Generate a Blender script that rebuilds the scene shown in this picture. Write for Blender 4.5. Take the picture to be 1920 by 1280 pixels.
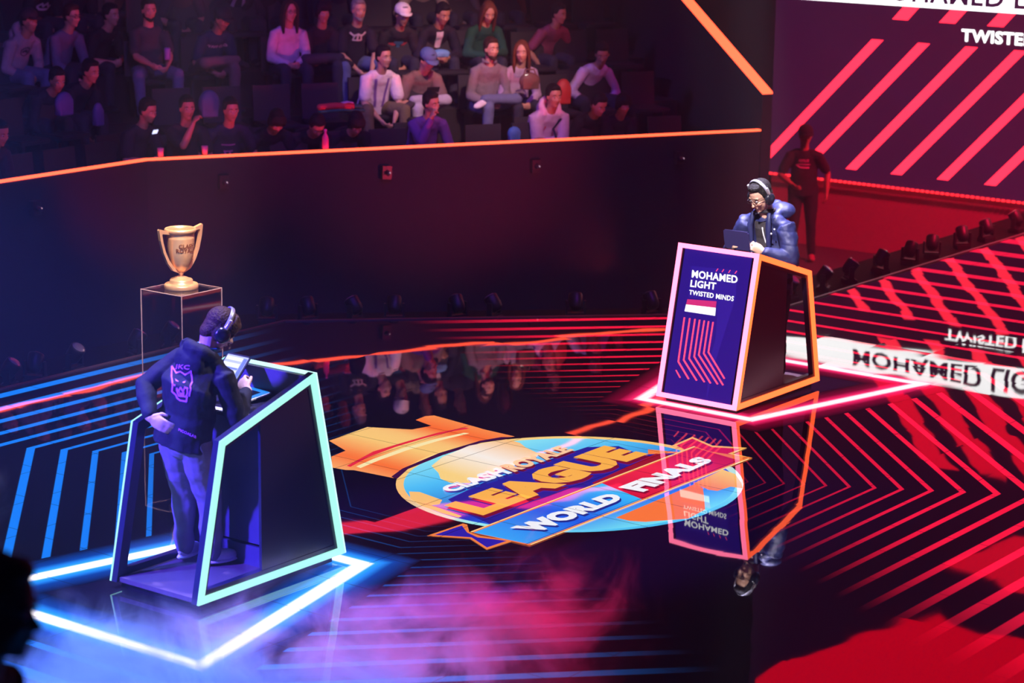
import bpy, bmesh, math, random
import numpy as np
from mathutils import Vector, Matrix
from mathutils.bvhtree import BVHTree
random.seed(7)
for _o in list(bpy.data.objects): bpy.data.objects.remove(_o)
SC = bpy.context.scene
COL = SC.collection

# ------------------------------------------------------------------ camera
# stage frame: origin = centre of the stage, +x towards the big screen, z=0 the stage floor
H, TH, RO, FPX = 4.60850438, 0.223145887, 0.0132506024, 4418.33095
AX = math.radians(53.1)
Fv = np.array([math.cos(AX), math.sin(AX), 0.0]); Lv = np.array([-math.sin(AX), math.cos(AX), 0.0])
MS = np.array([Fv, Lv, [0, 0, 1.0]])
CAM = np.array([-12.95, -9.64, H])
_c, _s = math.cos(TH), math.sin(TH); _cr, _sr = math.cos(RO), math.sin(RO)
_fw = np.array([0, _c, -_s]); _r0 = np.array([1.0, 0, 0]); _u0 = np.array([0, _s, _c])
_rt = _cr*_r0 + _sr*_u0; _up = -_sr*_r0 + _cr*_u0
RT, UP, FW = MS@_rt, MS@_up, MS@_fw
cam_d = bpy.data.cameras.new('camera'); cam = bpy.data.objects.new('camera', cam_d); COL.objects.link(cam)
m = Matrix.Identity(4)
for i in range(3):
    m[i][0] = RT[i]; m[i][1] = UP[i]; m[i][2] = -FW[i]; m[i][3] = CAM[i]
cam.matrix_world = m
cam_d.sensor_width = 36; cam_d.lens = FPX/1920*36; cam_d.clip_start = .5; cam_d.clip_end = 120
cam_d.dof.use_dof = True; cam_d.dof.focus_distance = 16.6; cam_d.dof.aperture_fstop = 2.4
SC.camera = cam

def ray(px, py):
    a, b = px-960, py-640
    return FW + RT*(a/FPX) - UP*(b/FPX)
def at(px, py, x=None, y=None, z=None):
    """a point of the place from its bearing and one known coordinate (a survey of floor and walls)"""
    d = ray(px, py)
    t = (x-CAM[0])/d[0] if x is not None else (y-CAM[1])/d[1] if y is not None else (z-CAM[2])/d[2]
    return CAM + t*d
def on_plane(px, py, P, n):
    d = ray(px, py); P = np.array(P, float); n = np.array(n, float)
    return CAM + ((P-CAM)@n)/(d@n)*d

def c8(r, g, b): return tuple(((v/255/12.92) if v/255 <= .04045 else ((v/255+.055)/1.055)**2.4) for v in (r, g, b))

# ------------------------------------------------------------------ world, exposure, lights
SC.view_settings.view_transform = 'Standard'; SC.view_settings.look = 'None'
SC.view_settings.gamma = 1; SC.view_settings.exposure = 0; SC.view_settings.use_curve_mapping = False
W = bpy.data.worlds.new('arena_dark'); SC.world = W; W.use_nodes = True
W.node_tree.nodes['Background'].inputs[0].default_value = (.05, .02, .5, 1)
W.node_tree.nodes['Background'].inputs[1].default_value = .036

def aim(o, tgt):
    d = Vector(tgt)-o.location; o.rotation_euler = d.to_track_quat('-Z', 'Y').to_euler()
def spot(name, loc, tgt, col, power, ang, blend=.5, r=.12):
    l = bpy.data.lights.new(name, 'SPOT'); l.energy = power; l.color = col; l.spot_size = math.radians(ang); l.spot_blend = blend; l.shadow_soft_size = r
    o = bpy.data.objects.new(name, l); COL.objects.link(o); o.location = loc; aim(o, tgt); return o
def area(name, loc, tgt, col, power, sx, sy):
    l = bpy.data.lights.new(name, 'AREA'); l.shape = 'RECTANGLE'; l.size = sx; l.size_y = sy; l.energy = power; l.color = col
    o = bpy.data.objects.new(name, l); COL.objects.link(o); o.location = loc; aim(o, tgt); return o
# white profile spots hung in the rig above each player and the trophy
spot('profile_spot_right_player', tuple(at(1372, -900, x=3.0)), (3.2, .0, 1.5), (.72, .66, 1), 15000, 6.0, .35, .12)
spot('front_spot_right_player', (-3.0, -2.6, 8.5), (3.1, .0, 1.4), (1, .90, .95), 12500, 6.0, .3, .1)
spot('profile_spot_left_player', tuple(at(320, -900, x=-2.6)), (-3.1, .1, 1.4), (.45, .42, 1), 5000, 12, .35, .12)
spot('front_spot_left_player', (1.5, -4.5, 7.5), (-2.95, -.05, 1.3), (1, .82, .72), 2600, 9, .3, .1)
spot('profile_spot_trophy', (-3.2, -1.0, 10), (0, 3.34, 1.2), (1, .80, .62), 20000, 6, .3, .5)
spot('back_spot_trophy', (3.5, 6.5, 8), (0, 3.34, 1.2), (1, .62, .40), 7000, 7, .3, .5)
# blue wash from the left rig
spot('blue_wash_left_player', (-10.5, 3.2, 5.5), (-3.2, .0, .9), (.09, .05, 1), 32000, 16, .5, .3)
spot('blue_wash_smoke', (-6.0, 2.5, 7), (-4.7, -.8, 0), (.10, .20, 1), 22000, 30, .8, .3)
spot('magenta_wash_smoke', (.5, -6.5, 5.0), (-2.95, -1.95, .3), (1, .01, .13), 9000, 14, .6, .3)
# audience wash lights, then added lamps for front-row faces and walls
spot('warm_audience_wash', (1.5, -2.5, 10), (8.1, 6.9, 1.8), (1, .52, .42), 10000, 14, 1, .3)
spot('violet_audience_wash', (-3.0, 9.5, 8), (8.4, 6.4, 1.6), (.30, .14, 1), 2200, 20, .8, .3)
spot('dim_left_audience_wash', (-3.0, -1.5, 8), (4.6, 8.9, 1.9), (.95, .32, .62), 900, 20, .8, .3)
spot('added_front_row_red', (5.5, 2.9, .25), (6.7, 6.6, 1.75), (1, .04, .10), 430, 75, .8, .1)  # added low red lamp to redden front-row faces
spot('added_front_row_red_left', (2.2, 5.1, .25), (4.2, 8.0, 1.75), (1, .04, .14), 220, 70, .8, .1)  # second added red lamp, for the left end of the front row
spot('added_left_wall_blue', (-5, -3, 9), (3.2, 7.4, .2), (.10, .06, 1), 2500, 40, .9, .3)  # added to turn the left wall and haze bluer
spot('added_wall_violet', (2.5, -3, 9.5), (6.8, 5.4, -.2), (.42, .06, 1), 1500, 40, .9, .3)  # added dim spot that tints the wall violet
# added red spot standing in for screen glow on this side of the arena
spot('added_screen_side_red', (10.5, -3.0, 7.5), (12.8, 3.6, -.6), (1, .012, .07), 11000, 46, .8, .4)

# ------------------------------------------------------------------ helpers
def obj(name, me, m=None, parent=None, kind=None, label=None, cat=None, group=None, smooth=False):
    if isinstance(me, bmesh.types.BMesh):
        bm = me; me = bpy.data.meshes.new(name); bm.normal_update(); bm.to_mesh(me); bm.free()
    o = bpy.data.objects.new(name, me); COL.objects.link(o)
    if m: me.materials.clear(); me.materials.append(m)
    if parent: o.parent = parent
    if smooth:
        for p in me.polygons: p.use_smooth = True
    tag(o, label, cat, group, kind); return o
def tag(o, label=None, cat=None, group=None, kind=None):
    if label: o['label'] = label
    if cat: o['category'] = cat
    if group: o['group'] = group
    if kind: o['kind'] = kind
def thing(name, label, cat, loc=(0, 0, 0), rz=0, group=None):
    o = bpy.data.objects.new(name, None); COL.objects.link(o); o.location = loc; o.rotation_euler = (0, 0, rz)
    o.empty_display_size = .1; tag(o, label, cat, group); return o
def copy_tree(o, parent=None):
    c = o.copy(); COL.objects.link(c)
    if parent: c.parent = parent
    for ch in [k for k in bpy.data.objects if k.parent == o]: copy_tree(ch, c)
    return c
def BM(): return bmesh.new()
def box(bm, x0, x1, y0, y1, z0, z1, M=None):
    vs = [bm.verts.new(Vector((x, y, z))) for x in (x0, x1) for y in (y0, y1) for z in (z0, z1)]
    for f in ((0, 1, 3, 2), (4, 6, 7, 5), (0, 4, 5, 1), (2, 3, 7, 6), (0, 2, 6, 4), (1, 5, 7, 3)): bm.faces.new([vs[i] for i in f])
    if M is not None:
        for v in vs: v.co = M@v.co
    return vs
def prism(bm, poly, vec):
    """polygon (3d points) extruded along vec"""
    a = [bm.verts.new(Vector(p)) for p in poly]; b = [bm.verts.new(Vector(p)+Vector(vec)) for p in poly]; n = len(a)
    bm.faces.new(a[::-1]); bm.faces.new(b)
    for i in range(n): bm.faces.new((a[i], a[(i+1) % n], b[(i+1) % n], b[i]))
def ring(bm, outer, inner, vec):
    n = len(outer); V = Vector(vec)
    A = [bm.verts.new(Vector(p)) for p in outer]; B = [bm.verts.new(Vector(p)) for p in inner]
    C = [bm.verts.new(Vector(p)+V) for p in outer]; D = [bm.verts.new(Vector(p)+V) for p in inner]
    for i in range(n):
        j = (i+1) % n
        bm.faces.new((A[i], A[j], B[j], B[i])); bm.faces.new((C[j], C[i], D[i], D[j]))
        bm.faces.new((A[j], A[i], C[i], C[j])); bm.faces.new((B[i], B[j], D[j], D[i]))
def lathe(bm, prof, n=40, c=(0, 0, 0)):
    rings = []
    for r, z in prof: rings.append([bm.verts.new((c[0]+r*math.cos(2*math.pi*k/n), c[1]+r*math.sin(2*math.pi*k/n), c[2]+z)) for k in range(n)])
    for a, b in zip(rings[:-1], rings[1:]):
        for k in range(n):
            bm.faces.new((a[k], a[(k+1) % n], b[(k+1) % n], b[k]))
    bm.faces.new(rings[0][::-1]); bm.faces.new(rings[-1])
def frame_of(d, side=None):
    d = Vector(d).normalized(); s = Vector(side) if side is not None else (Vector((0, 1, 0)) if abs(d.y) < .9 else Vector((1, 0, 0)))
    s = (s-d*s.dot(d)).normalized(); return d, s, d.cross(s)
def tube(bm, pts, rad, side=None, flat=1.0, n=12, caps=True):
    """tapered round limb; rad may hold (side radius, front radius) pairs"""
    P = [Vector(p) for p in pts]; R = [(r if isinstance(r, (tuple, list)) else (r, r*flat)) for r in rad]
    rings = []
    def mk(c, s, u, ra, rb): rings.append([bm.verts.new(c+s*(ra*math.cos(2*math.pi*k/n))+u*(rb*math.sin(2*math.pi*k/n))) for k in range(n)])
    for i, p in enumerate(P):
        d = (P[min(i+1, len(P)-1)]-P[max(i-1, 0)])
        d, s, u = frame_of(d, side)
        ra, rb = R[i]
        if i == 0 and caps:
            for q in (75, 50, 25):
                a = math.radians(q); mk(p-d*(min(ra, rb)*math.sin(a)), s, u, ra*math.cos(a), rb*math.cos(a))
        mk(p, s, u, ra, rb)
        if i == len(P)-1 and caps:
            for q in (25, 50, 75):
                a = math.radians(q); mk(p+d*(min(ra, rb)*math.sin(a)), s, u, ra*math.cos(a), rb*math.cos(a))
    for a, b in zip(rings[:-1], rings[1:]):
        for k in range(n): bm.faces.new((a[k], a[(k+1) % n], b[(k+1) % n], b[k]))
    bm.faces.new(rings[0][::-1]); bm.faces.new(rings[-1])
def ell(bm, c, r, R=None, n=16, m_=10):
    """ellipsoid, R a 3x3 rotation"""
    c = Vector(c); rows = []
    top = None
    for i in range(1, m_):
        t = math.pi*i/m_; rows.append([])
        for k in range(n):
            f = 2*math.pi*k/n; v = Vector((r[0]*math.sin(t)*math.cos(f), r[1]*math.sin(t)*math.sin(f), r[2]*math.cos(t)))
            rows[-1].append(bm.verts.new(c+(R@v if R else v)))
    t0 = bm.verts.new(c+(R@Vector((0, 0, r[2])) if R else Vector((0, 0, r[2])))); t1 = bm.verts.new(c-(R@Vector((0, 0, r[2])) if R else Vector((0, 0, r[2]))))
    for k in range(n):
        bm.faces.new((t0, rows[0][k], rows[0][(k+1) % n])); bm.faces.new((t1, rows[-1][(k+1) % n], rows[-1][k]))
        for a, b in zip(rows[:-1], rows[1:]): bm.faces.new((a[k], b[k], b[(k+1) % n], a[(k+1) % n]))
def fuse(name, bm, vox, m, parent, sm=4, **kw):
    """overlapping closed shapes -> one continuous smooth surface"""
    bmesh.ops.recalc_face_normals(bm, faces=bm.faces)
    me = bpy.data.meshes.new(name+'_t'); bm.to_mesh(me); bm.free()
    t = bpy.data.objects.new(name+'_t', me); COL.objects.link(t)
    a = t.modifiers.new('r', 'REMESH'); a.mode = 'VOXEL'; a.voxel_size = vox
    b = t.modifiers.new('s', 'SMOOTH'); b.factor = .5; b.iterations = sm
    dg = bpy.context.evaluated_depsgraph_get(); dg.update()
    ne = bpy.data.meshes.new_from_object(t.evaluated_get(dg)); ne.name = name
    bpy.data.objects.remove(t); bpy.data.meshes.remove(me)
    return obj(name, ne, m, parent, smooth=True, **kw)

# materials -----------------------------------------------------------------
MC = {}
def mat(name, col, rough=.6, metal=0, bump=0, scale=40, vary=.12, em=None, es=1, spec=.5, coat=0):
    if name in MC: return MC[name]
    m = bpy.data.materials.new(name); m.use_nodes = True; nt = m.node_tree; b = nt.nodes['Principled BSDF']
    b.inputs['Roughness'].default_value = rough; b.inputs['Metallic'].default_value = metal; b.inputs['Specular IOR Level'].default_value = spec
    b.inputs['Coat Weight'].default_value = coat
    tc = nt.nodes.new('ShaderNodeTexCoord'); nz = nt.nodes.new('ShaderNodeTexNoise'); nz.inputs['Scale'].default_value = scale; nz.inputs['Detail'].default_value = 3
    nt.links.new(tc.outputs['Object'], nz.inputs['Vector'])
    mx = nt.nodes.new('ShaderNodeMix'); mx.data_type = 'RGBA'
    mx.inputs[6].default_value = (*[c*(1-vary) for c in col], 1); mx.inputs[7].default_value = (*[min(1, c*(1+vary)) for c in col], 1)
    nt.links.new(nz.outputs[0], mx.inputs[0]); nt.links.new(mx.outputs[2], b.inputs['Base Color'])
    if bump:
        bp = nt.nodes.new('ShaderNodeBump'); bp.inputs['Strength'].default_value = bump; bp.inputs['Distance'].default_value = .02
        nt.links.new(nz.outputs[0], bp.inputs['Height']); nt.links.new(bp.outputs[0], b.inputs['Normal'])
    if em: b.inputs['Emission Color'].default_value = (*em, 1); b.inputs['Emission Strength'].default_value = es
    MC[name] = m; return m
def glow(name, col, es=1): return mat(name, (.02, .02, .02), .4, em=col, es=es, vary=0)
# ------------------------------------------------------------------ stage floor: glossy LED tiles
TILE = .53
def mth(nt, op, a, b=None, c=None, clamp=False):
    n = nt.nodes.new('ShaderNodeMath'); n.operation = op; n.use_clamp = clamp
    for i, v in enumerate((a, b, c)):
        if v is None: continue
        if isinstance(v, (int, float)): n.inputs[i].default_value = v
        else: nt.links.new(v, n.inputs[i])
    return n.outputs[0]
def tile_group():
    g = bpy.data.node_groups.new('led_tile', 'ShaderNodeTree')
    g.interface.new_socket('Normal', in_out='OUTPUT', socket_type='NodeSocketVector'); g.interface.new_socket('Seam', in_out='OUTPUT', socket_type='NodeSocketFloat')
    out = g.nodes.new('NodeGroupOutput'); geo = g.nodes.new('ShaderNodeNewGeometry')
    sc = g.nodes.new('ShaderNodeVectorMath'); sc.operation = 'SCALE'; sc.inputs['Scale'].default_value = 1/TILE; g.links.new(geo.outputs['Position'], sc.inputs[0])
    fl = g.nodes.new('ShaderNodeVectorMath'); fl.operation = 'FLOOR'; g.links.new(sc.outputs[0], fl.inputs[0])
    mz = g.nodes.new('ShaderNodeVectorMath'); mz.operation = 'MULTIPLY'; mz.inputs[1].default_value = (1, 1, 0); g.links.new(fl.outputs[0], mz.inputs[0])
    wn = g.nodes.new('ShaderNodeTexWhiteNoise'); wn.noise_dimensions = '2D'; g.links.new(mz.outputs[0], wn.inputs['Vector'])
    a = g.nodes.new('ShaderNodeVectorMath'); a.operation = 'SUBTRACT'; a.inputs[1].default_value = (.5, .5, .5); g.links.new(wn.outputs['Color'], a.inputs[0])
    a2 = g.nodes.new('ShaderNodeVectorMath'); a2.operation = 'SCALE'; a2.inputs['Scale'].default_value = .0034; g.links.new(a.outputs[0], a2.inputs[0])
    nz = g.nodes.new('ShaderNodeTexNoise'); nz.inputs['Scale'].default_value = 1.7; nz.inputs['Detail'].default_value = 1; g.links.new(geo.outputs['Position'], nz.inputs['Vector'])
    b = g.nodes.new('ShaderNodeVectorMath'); b.operation = 'SUBTRACT'; b.inputs[1].default_value = (.5, .5, .5); g.links.new(nz.outputs['Color'], b.inputs[0])
    b2 = g.nodes.new('ShaderNodeVectorMath'); b2.operation = 'SCALE'; b2.inputs['Scale'].default_value = .011; g.links.new(b.outputs[0], b2.inputs[0])
    s = g.nodes.new('ShaderNodeVectorMath'); g.links.new(a2.outputs[0], s.inputs[0]); g.links.new(b2.outputs[0], s.inputs[1])
    s1 = g.nodes.new('ShaderNodeVectorMath'); s1.operation = 'MULTIPLY'; s1.inputs[1].default_value = (1, 1, 0); g.links.new(s.outputs[0], s1.inputs[0])
    s2 = g.nodes.new('ShaderNodeVectorMath'); s2.inputs[1].default_value = (0, 0, 1); g.links.new(s1.outputs[0], s2.inputs[0])
    nn = g.nodes.new('ShaderNodeVectorMath'); nn.operation = 'NORMALIZE'; g.links.new(s2.outputs[0], nn.inputs[0]); g.links.new(nn.outputs[0], out.inputs['Normal'])
    sep = g.nodes.new('ShaderNodeSeparateXYZ'); g.links.new(sc.outputs[0], sep.inputs[0])
    dx = mth(g, 'PINGPONG', sep.outputs[0], .5); dy = mth(g, 'PINGPONG', sep.outputs[1], .5)
    # pingpong of 0.5 reaches 0 at whole numbers
    sm = mth(g, 'GREATER_THAN', mth(g, 'MINIMUM', dx, dy), .006); g.links.new(sm, out.inputs['Seam'])
    return g
TG = tile_group()
def floor_mat(name, col=None, es=1.0, attr=None):
    if name in MC: return MC[name]
    m = bpy.data.materials.new(name); m.use_nodes = True; nt = m.node_tree; b = nt.nodes['Principled BSDF']
    b.inputs['Base Color'].default_value = (.006, .005, .008, 1); b.inputs['Roughness'].default_value = .02; b.inputs['IOR'].default_value = 1.85
    g = nt.nodes.new('ShaderNodeGroup'); g.node_tree = TG; nt.links.new(g.outputs['Normal'], b.inputs['Normal'])
    if col:
        b.inputs['Emission Color'].default_value = (*col, 1)
        nt.links.new(mth(nt, 'MULTIPLY', mth(nt, 'MULTIPLY_ADD', g.outputs['Seam'], .75, .25), es), b.inputs['Emission Strength'])
    if attr:
        an = nt.nodes.new('ShaderNodeAttribute'); an.attribute_name = attr; nt.links.new(an.outputs['Color'], b.inputs['Emission Color'])
    MC[name] = m; return m
def stage_floor_mat():
    m = floor_mat('stage_floor_led'); nt = m.node_tree; b = nt.nodes['Principled BSDF']
    g = [n for n in nt.nodes if n.type == 'GROUP'][0]
    geo = nt.nodes.new('ShaderNodeNewGeometry'); sep = nt.nodes.new('ShaderNodeSeparateXYZ'); nt.links.new(geo.outputs['Position'], sep.inputs[0])
    x, y = sep.outputs[0], sep.outputs[1]
    ax, ay = mth(nt, 'ABSOLUTE', x), mth(nt, 'ABSOLUTE', y)
    Cc = mth(nt, 'MAXIMUM', mth(nt, 'MAXIMUM', mth(nt, 'DIVIDE', ax, .80), mth(nt, 'DIVIDE', ay, .635)), mth(nt, 'ADD', ax, ay))
    k = mth(nt, 'DIVIDE', mth(nt, 'LOGARITHM', mth(nt, 'DIVIDE', Cc, 7.05), math.e), math.log(.93))
    fr = mth(nt, 'ABSOLUTE', mth(nt, 'SUBTRACT', k, mth(nt, 'ROUND', k)))
    wr_ = nt.nodes.new('ShaderNodeMapRange'); wr_.inputs['From Min'].default_value = 3.5; wr_.inputs['From Max'].default_value = 6; wr_.inputs['To Min'].default_value = 1; wr_.inputs['To Max'].default_value = .5; nt.links.new(x, wr_.inputs['Value'])
    wd = mth(nt, 'MULTIPLY', mth(nt, 'MULTIPLY_ADD', Cc, .0235, .005), wr_.outputs[0])   # half width as a share of the spacing
    sd = nt.nodes.new('ShaderNodeMapRange'); sd.clamp = True; sd.inputs['To Min'].default_value = 1; sd.inputs['To Max'].default_value = 0
    nt.links.new(fr, sd.inputs['Value']); nt.links.new(mth(nt, 'SUBTRACT', wd, .015), sd.inputs['From Min']); nt.links.new(mth(nt, 'ADD', wd, .015), sd.inputs['From Max'])
    mm = mth(nt, 'MULTIPLY_ADD', y, -.62, x)
    def ramp(v, a, b_, lo=0, hi=1):
        r = nt.nodes.new('ShaderNodeMapRange'); r.interpolation_type = 'SMOOTHSTEP'; r.inputs['From Min'].default_value = a; r.inputs['From Max'].default_value = b_
        r.inputs['To Min'].default_value = lo; r.inputs['To Max'].default_value = hi; nt.links.new(v, r.inputs['Value']); return r.outputs[0]
    red = mth(nt, 'MULTIPLY', ramp(mm, .9, 2.6), ramp(Cc, 1.6, 4.6, .22, 1))
    blue = mth(nt, 'MULTIPLY', ramp(mth(nt, 'MULTIPLY', mm, -1), .4, 3.4), ramp(Cc, 1.6, 4.8, .35, 1))
    lim = mth(nt, 'GREATER_THAN', Cc, 1.7)
    base = mth(nt, 'MULTIPLY', mth(nt, 'MULTIPLY', sd.outputs[0], lim), mth(nt, 'MULTIPLY_ADD', g.outputs['Seam'], .75, .25))
    cr = nt.nodes.new('ShaderNodeVectorMath'); cr.operation = 'SCALE'; cr.inputs[0].default_value = c8(255, 22, 62); nt.links.new(mth(nt, 'MULTIPLY', base, red), cr.inputs['Scale'])
    cb = nt.nodes.new('ShaderNodeVectorMath'); cb.operation = 'SCALE'; cb.inputs[0].default_value = c8(15, 130, 255); nt.links.new(mth(nt, 'MULTIPLY', base, blue), cb.inputs['Scale'])
    ad = nt.nodes.new('ShaderNodeVectorMath'); nt.links.new(cr.outputs[0], ad.inputs[0]); nt.links.new(cb.outputs[0], ad.inputs[1])
    nt.links.new(ad.outputs[0], b.inputs['Emission Color']); b.inputs['Emission Strength'].default_value = 1
    return m
black = mat('matte_black', (.006, .005, .009), .75, vary=.3)
dark_metal = mat('dark_metal', (.02, .018, .025), .35, .6)
deck = mat('black_stage_deck', (.005, .004, .006), .8, vary=.3, spec=.1)
STG = [(-9, -9), (16, -9), (16, 1.43), (5.77, 1.43), (2.60, 4.62), (-6, 4.62), (-9, 2)]
bm = BM(); prism(bm, [(x, y, -.06) for x, y in STG], (0, 0, .06))
floor_o = obj('floor', bm, stage_floor_mat(), kind='structure', label='glossy black LED tile stage floor with blue and red chevron lines')
bm = BM(); prism(bm, [(x, y, -1.0) for x, y in STG], (0, 0, .935)); obj('trim_1', bm, black, kind='structure', label='black stage fascia below the LED floor')
# metal edge of the stage
def along(bm, pts, w0, w1, z0, z1):
    """strip following an open path, from offset w0 to w1 on its left side"""
    P = [Vector((*p, 0)) for p in pts]; N = []
    for i in range(len(P)):
        ds = []
        if i > 0: ds.append((P[i]-P[i-1]).normalized())
        if i < len(P)-1: ds.append((P[i+1]-P[i]).normalized())
        ns = [Vector((-d.y, d.x, 0)) for d in ds]; a = sum(ns, Vector())/len(ns); N.append(a/a.length_squared if len(ns) > 1 else ns[0])
    for i in range(len(P)-1):
        q = [P[i]+N[i]*w0, P[i+1]+N[i+1]*w0, P[i+1]+N[i+1]*w1, P[i]+N[i]*w1]
        prism(bm, [(v.x, v.y, z0) for v in q], (0, 0, z1-z0))
RIM = [(16, 1.43), (5.77, 1.43), (2.60, 4.62), (-6, 4.62)][::-1]
bm = BM(); along(bm, RIM, 0, .03, -.055, .012); obj('trim_2', bm, mat('edge_trim_metal', (.22, .16, .20), .35, .8), kind='structure', label='thin metal edge around the LED floor')
bm = BM(); along(bm, RIM, .03, .95, -.30, -.13); obj('trim_3', bm, deck, kind='structure', label='dark ledge around the stage carrying the lights')
bm = BM(); box(bm, -20, 20, -16, 26, -1.2, -1.0); obj('floor_arena', bm, mat('arena_floor', (.05, .03, .045), .8, vary=.3), kind='structure', label='dark arena floor below the stage')

# floor art: the tournament emblem shown on the LED tiles
ART = bpy.data.objects
def decal(name, pts, col, lay, es=1.0):
    """flat emissive area of the LED floor given by surveyed bearings of its corners"""
    bm = BM(); z = .0006*lay
    f = bm.faces.new([bm.verts.new(at(px, py, z=z)) for px, py in pts])
    bmesh.ops.triangulate(bm, faces=[f]); bm.normal_update()
    for f in bm.faces:
        if f.normal.z < 0: f.normal_flip()
    return obj(name, bm, floor_mat('led_'+'_'.join(map(str, col)), c8(*col), es), floor_o)
def decal_grad(name, pts, stops, axis, lay, cuts=18):
    """LED area with a colour ramp of the artwork: stops [(t, rgb)], axis (p0, p1) bearings"""
    z = .0006*lay; bm = BM(); P = [at(px, py, z=z) for px, py in pts]
    f = bm.faces.new([bm.verts.new(p) for p in P])
    a = Vector(at(*axis[0], z=z)); b = Vector(at(*axis[1], z=z)); d = (b-a); L2 = d.length_squared
    for k in range(cuts+1):
        t = k/cuts
        bmesh.ops.bisect_plane(bm, geom=bm.verts[:]+bm.edges[:]+bm.faces[:], plane_co=a+d*t, plane_no=d)
    bmesh.ops.triangulate(bm, faces=bm.faces[:]); bm.normal_update()
    for f in bm.faces:
        if f.normal.z < 0: f.normal_flip()
    cl = bm.loops.layers.float_color.new('art')
    for f in bm.faces:
        for l in f.loops:
            t = max(0, min(1, (l.vert.co-a).dot(d)/L2))
            for (t0, c0), (t1, c1) in zip(stops[:-1], stops[1:]):
                if t <= t1: break
            w = max(0, min(1, (t-t0)/(t1-t0) if t1 > t0 else 1))
            c = [u*(1-w)+v*w for u, v in zip(c8(*c0), c8(*c1))]; l[cl] = (*c, 1)
    return obj(name, bm, floor_mat('led_art', (1, 1, 1), 1.0, 'art'), floor_o)
TXT = {}
def text_geo(s, off=.03):
    """outline of a word as (2d points, faces), unit box 0..1"""
    if (s, off) in TXT: return TXT[(s, off)]
    cu = bpy.data.curves.new('t', 'FONT'); cu.body = s; cu.offset = off; cu.resolution_u = 3; cu.space_character = 1.06
    o = bpy.data.objects.new('t', cu); COL.objects.link(o); dg = bpy.context.evaluated_depsgraph_get(); dg.update()
    me = bpy.data.meshes.new_from_object(o.evaluated_get(dg)); V = np.array([v.co[:2] for v in me.vertices]); Fc = [tuple(p.vertices) for p in me.polygons]
    lo, hi = V.min(0), V.max(0); asp = (hi[0]-lo[0])/(hi[1]-lo[1]); V = (V-lo)/(hi-lo)
    bpy.data.objects.remove(o); bpy.data.meshes.remove(me); TXT[(s, off)] = (V, Fc, asp); return TXT[(s, off)]
def quad_text(name, s, BL, BR, TR, TL, col, lay, mapper, parent, off=.03, m=None, lift=0):
    """word filling the quadrilateral (bearings) on a known surface"""
    V, Fc, _ = text_geo(s, off); bm = BM(); bl, br, tr, tl = [np.array(q, float) for q in (BL, BR, TR, TL)]
    C3 = [np.array(mapper(*q)) for q in (bl, br, tr, tl)]
    vs = [bm.verts.new((1-u)*(1-v)*C3[0]+u*(1-v)*C3[1]+u*v*C3[2]+(1-u)*v*C3[3]) for u, v in V]
    for f in Fc:
        try: bm.faces.new([vs[i] for i in f])
        except ValueError: pass
    return obj(name, bm, m or floor_mat('led_'+'_'.join(map(str, col)), c8(*col)), parent)
def fl(lay): return lambda px, py: at(px, py, z=.0006*lay)
# crown
crown = [(617, 826), (688.5, 800.3), (772, 805), (809, 798), (779.4, 787), (797, 780), (814, 778.5), (897.5, 801.6), (905, 804), (965, 818), (900, 826), (823.5, 848.8), (754.7, 878), (734, 893.5), (739, 896), (663.6, 881), (648, 880.6), (622, 876), (621.5, 855.6), (648, 844.5)]
decal_grad('crown_emblem', crown, [(0, (255, 170, 100)), (.18, (255, 110, 40)), (.45, (255, 205, 120)), (.6, (255, 200, 120)), (.78, (255, 105, 35)), (1, (255, 155, 80))], ((640, 880), (930, 800)), 1)
decal('crown_groove', [(650, 873), (657, 875), (690, 857), (740, 838), (800, 820), (850, 808), (880, 803), (872, 801), (820, 811), (760, 828), (700, 846)], (235, 40, 60), 2)
decal('crown_ridge', [(668, 874), (700, 860), (755, 840), (815, 823), (870, 811), (880, 812), (822, 826), (765, 843), (712, 862), (676, 877)], (255, 235, 175), 2)
decal('crown_shadow', [(734, 893), (754.7, 878), (823.5, 848.8), (900, 826), (940, 819), (962, 819), (905, 829), (830, 853), (765, 879), (745, 897)], (60, 10, 60), 3)
# globe: a disc lying in the floor
def disc(r, n=72, a0=0, a1=360): return [(1068+326*r*math.cos(math.radians(a0+(a1-a0)*k/n)), 907.5+90*r*math.sin(math.radians(a0+(a1-a0)*k/n))) for k in range(n)]
decal_grad('globe_rim', disc(1.0), [(0, (255, 214, 130)), (.4, (255, 190, 110)), (.75, (150, 245, 250)), (1, (60, 190, 245))], ((900, 830), (1250, 985)), 1)
decal_grad('globe_ocean', disc(.955), [(0, (150, 240, 250)), (.3, (70, 190, 250)), (.6, (20, 40, 190)), (.8, (30, 120, 245)), (1, (120, 235, 250))], ((800, 850), (1200, 990)), 2)
decal_grad('globe_land', [(809, 873), (830, 856), (880, 835), (950, 823), (975, 830), (985, 838), (1010, 850), (1000, 862), (960, 873), (915, 897), (880, 905), (845, 905), (826, 897), (822, 886)], [(0, (255, 214, 130)), (.5, (255, 244, 235)), (1, (255, 190, 110))], ((820, 880), (1000, 835)), 3)
decal('globe_land', [(767, 921), (787, 922), (829, 937), (824, 945), (809, 947), (866, 967), (860, 970), (830, 962), (790, 948), (770, 935)], (255, 196, 112), 3)
decal('globe_land', [(1215, 842), (1280, 848), (1297, 852), (1290, 870), (1240, 880), (1215, 865)], (255, 130, 60), 3)
decal('globe_land', [(1100, 872), (1190, 852), (1240, 862), (1255, 885), (1190, 905), (1130, 890)], (210, 40, 40), 3)
decal_grad('globe_land', [(1300, 906), (1355, 880), (1378, 888), (1390, 905), (1392, 915), (1370, 912), (1345, 920), (1330, 918)], [(0, (255, 110, 50)), (1, (255, 205, 110))], ((1300, 915), (1392, 890)), 3)
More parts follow.
